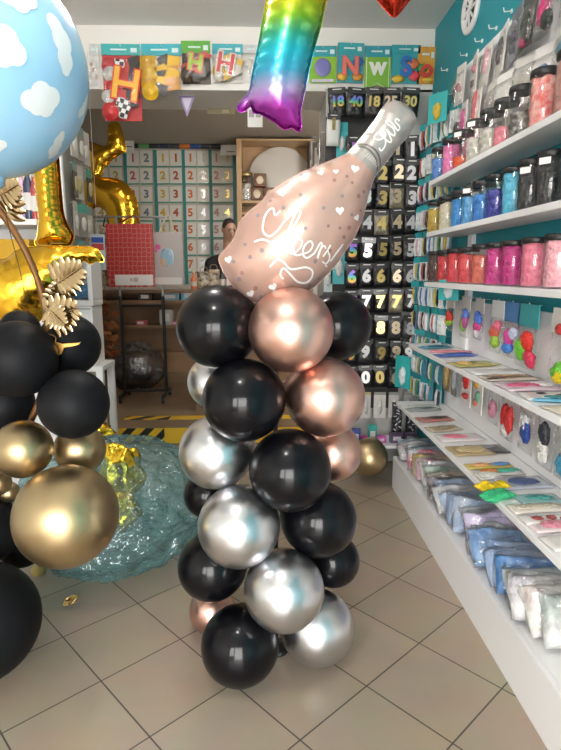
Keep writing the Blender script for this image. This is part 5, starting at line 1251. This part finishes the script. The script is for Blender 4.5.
b.ell((0, .03, sh - .14), (.17, .10, .20), 20, 14); b.ell((0, .03, sh - .40), (.145, .095, .18), 20, 14); b.ell((0, .03, hz - .80), (.175, .115, .14), 20, 14)
for s_ in (-1, 1):
    S1 = (s_ * .175, .03, sh - .05); E1 = (s_ * .235, .02, sh - .33); W1 = (s_ * .13, -.20, sh - .40)
    caps(b, (s_ * .06, .03, sh - .01), S1, .06, .055); caps(b, S1, E1, .052, .041); caps(b, E1, W1, .040, .027)
    d = (Vector(W1) - Vector(E1)).normalized(); pm = Vector(W1) + d * .05; b.ell(pm, (.038, .045, .018), 12, 8)
    for f_ in range(4):
        o_ = Vector((-(f_ - 1.5) * .019 * s_, 0, 0)); l = (.038, .045, .042, .032)[f_]
        k1 = pm + d * .04 + o_; k2 = k1 + d * l + Vector((0, 0, -.008)); k3 = k2 + d * l * .7 + Vector((0, 0, -.022)); caps(b, k1 - d * .02, k2, .009, .0085, 8); caps(b, k2, k3, .0085, .0075, 8)
    t1 = pm + Vector((-s_ * .03, 0, 0)); t2 = t1 + Vector((-s_ * .028, -.02, -.004)); caps(b, t1, t2, .011, .0095, 8); caps(b, t2, t2 + d * .028, .0095, .008, 8)
    caps(b, (s_ * .085, .03, hz - .82), (s_ * .095, .02, .50), .085, .055); caps(b, (s_ * .095, .02, .50), (s_ * .10, .04, .09), .054, .036)
    caps(b, (s_ * .10, .05, .045), (s_ * .11, -.13, .03), .04, .03)
body = remesh(b, 'body', SK, pf, .011, 4)
body.location.z = .0
hb = MB(); hb.ell((0, 0, 0), (.081, .092, .102), 22, 16, 0, None, hd_ @ Matrix.Translation((0, .016, .011)))
hb.ell(hpt(0, .10, .03), (.04, .04, .045), 14, 10)
hb.v = [v for v in hb.v]
hr_ = remesh(hb, 'hair', HAIR, pf, .01, 2)
for s_ in (-1, 1):
    MB().ell(hpt(s_ * .030, -.0875, .012), (.012, .008, .006), 10, 8).build('eye', plain('#1a1412'), pf); caps2 = MB(); caps(caps2, hpt(s_ * .015, -.091, .030), hpt(s_ * .046, -.084, .030), .0045, .003, 6); caps2.build('eyebrow', HAIR, pf)
MB().ell(hpt(0, -.094, -.056), (.022, .008, .006), 12, 8).build('lips', M('lips', (.36, .13, .11), .4), pf)
g = MB(); g.ell((0, .03, sh - .14), (.182, .112, .20), 20, 14); g.ell((0, .03, sh - .40), (.160, .108, .20), 20, 14); caps(g, (0, .03, sh - .06), (0, .03, sh - .0), .085, .07)
for s_ in (-1, 1):
    S1 = (s_ * .175, .03, sh - .05); E1 = (s_ * .235, .02, sh - .33); W1 = (s_ * .15, -.15, sh - .386); caps(g, (s_ * .06, .03, sh - .01), S1, .068, .066); caps(g, S1, E1, .064, .053); caps(g, E1, W1, .052, .040)
remesh(g, 'top', CL, pf, .012, 4)
g = MB(); g.ell((0, .03, hz - .80), (.188, .128, .15), 20, 14)
for s_ in (-1, 1): caps(g, (s_ * .085, .03, hz - .82), (s_ * .095, .02, .50), .097, .068); caps(g, (s_ * .095, .02, .50), (s_ * .10, .04, .12), .067, .055)
remesh(g, 'trousers', TR, pf, .014, 4)
for s_ in (-1, 1):
    g = MB(); caps(g, (s_ * .10, .05, .05), (s_ * .11, -.14, .042), .05, .041); caps(g, (s_ * .10, .05, .05), (s_ * .11, -.14, .042), .05, .041); remesh(g, 'shoe', plain('#1a1a1c'), pf, .012, 3)

# gift bag stand
A_, B_ = at(127, 402, 5.30), at(164, 391, 5.30)
st = empty('bag_stand', (at(146, 395, 5.45).x, 5.45, ZS)); tag(st, 'black wheeled metal stand with the gift bags hanging on it', 'stand'); hwS = .205
BKM = M('black_metal', (.012, .012, .013), .4, .3); zr_ = at(140, 217, 5.45).z - ZS
for s_ in (-1, 1):
    MB().tube([(s_ * hwS, 0, .07), (s_ * hwS, 0, 1.02)], .016, 10).build('post', BKM, st); MB().tube([(s_ * hwS, 0, 1.0), (s_ * hwS, 0, zr_)], .010, 10).build('inner_post', M('grey_steel', (.35, .35, .36), .35, .8), st)
    MB().box((s_ * hwS, 0, .065), (.03, .40, .025)).build('foot', BKM, st, bevel=.004)
    for y_ in (-.19, .19):
        c_ = MB().lathe([(.028, -.011), (.03, -.006), (.03, .006), (.028, .011)], 16, 0, Matrix.Rotation(R(90), 4, 'Y')).build('castor', BKM, st, (s_ * hwS, y_, .031))
        MB().box((0, 0, .03), (.03, .03, .02)).build('fork', BKM, c_)
MB().tube([(-hwS, 0, .09), (hwS, 0, .09)], .013, 8).build('lower_bar', BKM, st); MB().tube([(-hwS, 0, .93), (hwS, 0, .93)], .012, 8).build('cross_bar', BKM, st)
MB().tube([(-.44, -.0, zr_ - .0), (.30, 0, zr_)], .010, 8).build('top_rail', M('grey_steel'), st)
def gift_bag(px0, px1, py0, py1, Y, mat, label, extra, rz=0, band=None, depth=.11, hcol='#8a1c22'):
    a, b_ = at(px0, py0, Y), at(px1, py1, Y); w_ = b_.x - a.x; h_ = a.z - b_.z
    t = empty('gift_bag', ((a.x + b_.x) / 2, Y, b_.z), rz); tag(t, label, 'gift bag', 'gift bags on the stand')
    mb = MB(); d = depth / 2
    mb.add([(-w_ / 2, -d, 0), (w_ / 2, -d, 0), (w_ / 2, -d * .55, h_), (-w_ / 2, -d * .55, h_), (-w_ / 2, d, 0), (w_ / 2, d, 0), (w_ / 2, d * .55, h_), (-w_ / 2, d * .55, h_), (-w_ / 2 + .012, 0, h_ * .5), (w_ / 2 - .012, 0, h_ * .5)],
           [(0, 1, 2, 3), (5, 4, 7, 6), (1, 0, 4, 5), (0, 3, 8), (3, 7, 8), (7, 4, 8), (4, 0, 8), (2, 1, 9), (1, 5, 9), (5, 6, 9), (6, 2, 9)])
    mb.build('body', mat, t)
    top = zr_ + ZS - b_.z
    for s_ in (-1, 1): MB().tube(catmull([(-w_ * .22, s_ * d * .55, h_ - .01), (-w_ * .16, s_ * .015 + (5.45 - Y) * .5, (h_ + top) / 2), (0, 5.45 - Y, top + .012), (w_ * .16, s_ * .015 + (5.45 - Y) * .5, (h_ + top) / 2), (w_ * .22, s_ * d * .55, h_ - .01)], 6, False), .006, 6).build('handle', plain(hcol), t)
    extra(t, w_, h_, d); return t
def honey():
    m = bpy.data.materials.new('red_honeycomb'); m.use_nodes = True; nt = m.node_tree; b = nt.nodes['Principled BSDF']; tc = nt.nodes.new('ShaderNodeTexCoord'); v = nt.nodes.new('ShaderNodeTexVoronoi'); v.feature = 'DISTANCE_TO_EDGE'; v.inputs['Scale'].default_value = 24; v.inputs['Randomness'].default_value = .25
    lt = nt.nodes.new('ShaderNodeMath'); lt.operation = 'LESS_THAN'; lt.inputs[1].default_value = .05; mx = nt.nodes.new('ShaderNodeMix'); mx.data_type = 'RGBA'; mx.inputs[6].default_value = (.42, .022, .028, 1); mx.inputs[7].default_value = (.50, .20, .13, 1)
    nt.links.new(tc.outputs['Object'], v.inputs['Vector']); nt.links.new(v.outputs['Distance'], lt.inputs[0]); nt.links.new(lt.outputs[0], mx.inputs[0]); nt.links.new(mx.outputs[2], b.inputs['Base Color']); b.inputs['Roughness'].default_value = .4; return m
def red_extra(t, w, h, d):
    MB().add([(-w * .34, -d - .001, h * .03), (w * .5, -d - .001, h * .03), (w * .5, -d - .001, h * .20), (-w * .34, -d - .001, h * .20)], [(0, 1, 2, 3)]).box((w * .08, -d - .0016, h * .115), (w * .84, .002, h * .17)).build('white_band', paper('#e2dcd8'), t)
    MB().box((w * .12, -d - .003, h * .12), (w * .10, .001, h * .07)).box((w * .02, -d - .003, h * .12), (w * .05, .001, h * .05)).build('print', paper('#b9aaa6'), t)
gift_bag(106.5, 154.5, 224, 287, 5.28, honey(), 'red gift bag with honeycomb pattern and white band hanging on the stand', red_extra, 0)
def white_extra(t, w, h, d):
    for k, (x, z, rx, rz_, c_) in enumerate(((0, .52, .22, .17, '#8ab0c4'), (-.1, .45, .12, .13, '#c4a888'), (.1, .60, .10, .08, '#a8c4d0'), (-.28, .72, .09, .05, '#d05a9a'), (-.34, .66, .06, .04, '#d870a8'))): link('flower_print', cached(('fp', k), lambda: MB().ell((0, 0, 0), (rx * w, .003, rz_ * h), 16, 8, 0, lambda p: 1 + .3 * noise.noise(p * 3)).mesh('flower_print', paper(c_))), t, (x * w, -d * .8, z * h))
    MB().box((0, -d - .001, h * .08), (w * .96, .002, h * .13)).build('pale_band', paper('#d0ccc8'), t)
gift_bag(151, 184, 232, 285, 5.385, paper('#b0aaa8'), 'pale grey gift bag with a blue floral print behind the red one', white_extra, -.1, hcol='#c8c0a8', depth=.06)
gift_bag(100, 116, 226, 286, 5.50, M('dark_pattern', (.07, .045, .025), .4, var=(30, (.42, .30, .16))), 'black and gold patterned gift bag peeping out left of the red one', lambda *a: None, .3, hcol='#2a2020')
# dark plastic sack behind the stand
def sackfn(p): return 1 + .16 * noise.noise(p * 2.1 + Vector((9, 1, 0))) + .07 * noise.noise(p * 6)
p = at(137, 368, 6.05)
mb = MB().ell((0, 0, 0), (.30, .25, .27), 44, 30, 0, sackfn); mb.v = [(x, y, max(z, -.22)) for x, y, z in mb.v]
o = mb.build('plastic_sack', M('dark_sack', (.03, .026, .024), .18, coat=.5, bump=(14, .9, .02), var=(6, (.07, .05, .04))), loc=(p.x, 6.05, ZS + .222)); tag(o, 'dark shiny plastic sack on the floor behind the wheeled stand', 'sack')
# orange paper garland beside it
mb = MB(); p = at(107, 330, 5.9)
for k in range(26):
    mb.box((random.uniform(-.09, .09), random.uniform(-.05, .05), random.uniform(-.28, .25)), (.10, .012, .05), rot=(random.uniform(-1, 1), random.uniform(-1, 1), random.uniform(-1, 1)))
mb.tube([(0, 0, .25), (0, 0, .45)], .004, 5)
mb.add([(-.1, -.01, .3), (.1, -.01, .3), (.1, .01, .3), (-.1, .01, .3)], [(0, 1, 2, 3)])
o = mb.build('paper_garland', M('garland_rust', lin('#8a4a28'), .6, var=(8, lin('#a86a3a'))), loc=p); tag(o, 'rust orange paper garland hanging beside the white boxes', 'garland')

# ================================================================== LEFT BACK: pier packs, white boxes, shelf
GLP = 'packs on the side of the left pier'
k = 0
for r_, z in enumerate((2.40, 2.14, 1.88, 1.62)):
    for c_ in range(3):
        bd = ['#c9c6c0', '#2c2a2a', '#b8b4ac', '#8d8a84'][(k * 3 + r_) % 4] if r_ != 1 and r_ != 3 else ['#302e2e', '#c4c0b8', '#262424'][c_]
        t = hung(4.02 + c_ * .15, z, .12, .23, ['#3a9a8a', '#6d8a84', '#b8b4ac'][(k + r_) % 3], bd, '%s pack from top on the left pier side, %s from the corner' % (rows[r_], ['first', 'second', 'third'][c_]), 'pack', GLP, [(0, -.6, .25, .2, '#b8a878' if r_ in (1, 3) else '#d8d4cc')], rz=R(90)); t.location = (-1.36 + .03 + random.uniform(0, .04), 4.02 + c_ * .15, z); t.rotation_euler.z = R(90) + random.uniform(-.25, .1)
        link('hook', cached('hk2', None), t, (0, .03, -.006)); k += 1
for r_, (z, c1, c2) in enumerate(((2.36, '#b0aca4', '#c0bcb4'), (2.06, '#a8a49c', '#2a2828'), (1.78, '#8d8a84', '#302c2c'))):
    for c_ in range(2):
        xx = -1.46 - c_ * .16
        t = hung(xx, z, .13, .26, c1, c2, '%s grey pack from top on the left pier front, %s from the corner' % (rows[r_], ['first', 'second'][c_]), 'pack', GLP, [(0, -.6, .25, .2, '#c8c0b0')], rz=0); t.location = (xx, YBM - .03, z)
        link('hook', cached('hk2', None), t, (0, .03, -.006))
# white boxes on a white table
Yw = 3.62
xa, xb = at(62, 300, Yw).x, at(93, 300, Yw).x; zt1, zt0 = at(88, 252, Yw).z, at(88, 306, Yw).z; zl0 = at(88, 366, Yw).z
db = empty('display_box', ((xa + xb) / 2, Yw + .11, zt0)); tag(db, 'white display box with a clear front, upper of the two stacked boxes', 'box'); w_ = xb - xa; h_ = zt1 - zt0
mb = MB(); mb.box2((-w_ / 2, -.11, 0), (w_ / 2, .11, .035)); mb.box2((-w_ / 2, -.11, h_ - .035), (w_ / 2, .11, h_)); mb.box2((-w_ / 2, -.11, .035), (-w_ / 2 + .03, .11, h_ - .035)); mb.box2((w_ / 2 - .03, -.11, .035), (w_ / 2, .11, h_ - .035)); mb.box2((-w_ / 2 + .03, .08, .035), (w_ / 2 - .03, .11, h_ - .035)); mb.build('case', WHITE, db, bevel=.004)
MB().box2((-w_ / 2 + .03, -.106, .035), (w_ / 2 - .03, -.103, h_ - .035)).build('front_pane', CLEAR, db)
o = link('packet', bump_box(w_ * .72, .12, .10, heap('#3a86b8', '#2a72a4'), 3, .02, 8, 'packet', .5, 14), loc=(db.location.x + .005, Yw + .12, zt0 + .037)); tag(o, 'blue soft packet inside the white display box', 'pack')
lb_ = empty('display_box', ((xa + xb) / 2 - .01, Yw + .115, zl0)); tag(lb_, 'plain white box under the white display box with the clear front', 'box')
hh_ = zt0 - zl0 - .002; mb = MB(); mb.box2((-w_ / 2, -.11, 0), (w_ / 2, .11, hh_)); mb.build('case', WHITE, lb_, bevel=.005)
MB().box2((-w_ / 2 + .01, -.112, hh_ - .02), (w_ / 2 - .01, -.109, hh_ - .014)).build('seam', plain('#8d8d8c'), lb_)
tb = empty('white_table', (at(103, 358, Yw).x - w_ / 2 - .12, Yw + .13, 0)); tag(tb, 'white table with square legs carrying the two white boxes', 'table'); hwT = w_ / 2 + .12
MB().box2((-hwT, -.15, zl0 - .035), (hwT, .15, zl0 - .001)).build('tabletop', WHITE, tb, bevel=.003)
for x in (-hwT + .025, hwT - .025):
    for y_ in (-.125, .125): MB().box2((x - .022, y_ - .022, 0), (x + .022, y_ + .022, zl0 - .035)).build('leg', WHITE, tb, bevel=.002)
o = MB().box((0, 0, .13), (.10, .02, .26)).build('leaflet', paper('#b8c4c8'), loc=(at(99, 262, 4.3).x, 4.3, at(99, 270, 4.3).z)); tag(o, 'pale blue leaflet hanging left of the gift bags', 'leaflet'); MB().box((0, -.011, .17), (.09, .001, .05)).build('print', paper('#b03038'), o); MB().box((0, -.011, .22), (.09, .001, .04)).build('print', paper('#2a4a9a'), o); MB().tube([(0, 0, .26), (0, 0, 2.583 - o.location.z)], .0015, 5).build('string', plain('#dddddd'), o)
# white shelf unit at the far left with party goods
x0_, x1_ = -2.09, at(42, 220, 3.2).x
su = empty('white_shelf_unit', ((x0_ + x1_) / 2, 3.40, 0)); tag(su, 'white shelf unit in the left corner behind the garland', 'shelf unit'); hu = (x1_ - x0_) / 2
zz = at(20, 219, 3.2).z
MB().box2((-hu, -.2, 0), (-hu + .03, .2, 2.2)).build('side_panel', WHITE, su)
MB().box2((hu - .03, -.2, 0), (hu, .2, zz)).build('side_panel', WHITE, su); MB().box2((-hu, .17, 0), (hu, .2, 2.2)).build('back_panel', WHITE, su)
for z in (zz, zz - .42, zz - .85): MB().box2((-hu + .03, -.2, z - .03), (hu - .001, .17, z)).build('shelf', WHITE, su)
for k, (px, w_, h_, c_, lb) in enumerate(((3, .07, .26, '#c8b4a0', 'beige bottle on the white shelf, leftmost in view'), (10, .06, .24, '#b84a78', 'pink bottle on the white shelf by the gold leaves'), (16.5, .06, .27, '#c87aa0', 'rose bottle on the white shelf in the middle'), (23, .065, .26, '#d0a0b4', 'pale pink bottle on the white shelf next to the navy one'), (30, .06, .27, '#24304e', 'navy blue bottle on the white shelf'), (36, .05, .24, '#a83a40', 'red bottle on the white shelf, rightmost'))):
    p = at(px, 215, 3.3); o = MB().lathe([(w_ * .48, 0), (w_ * .5, .01), (w_ * .5, h_ * .7), (w_ * .2, h_ * .88), (w_ * .2, h_)], 16).build('bottle', paper(c_), loc=(p.x, 3.3, zz + .001)); tag(o, lb, 'bottle', 'bottles on the white shelf'); MB().lathe([(w_ * .505, h_ * .2), (w_ * .505, h_ * .55)], 16).build('label', paper('#d8d4d0'), o); MB().lathe([(w_ * .22, h_ - .004), (w_ * .22, h_ + .025), (.001, h_ + .025)], 14).build('cap', plain('#b8b4b0'), o)
p = at(13, 264, 3.25); o = MB().box((0, 0, .16), (.34, .2, .30)).build('yellow_box', M('yellow_card', lin('#c99a10'), .5), loc=(p.x - .06, 3.32, zz - .42 - .009), bevel=.004); tag(o, 'plain yellow box on the middle board of the white shelf unit', 'box'); MB().box((0, 0, .312), (.344, .204, .02)).build('lid', M('yellow_card'), o)
for ob in list(COL.objects):
    if ob.type == 'MESH' and ob.parent is None and 'category' not in ob and ob.get('kind') is None: print('UNTAGGED', ob.name)
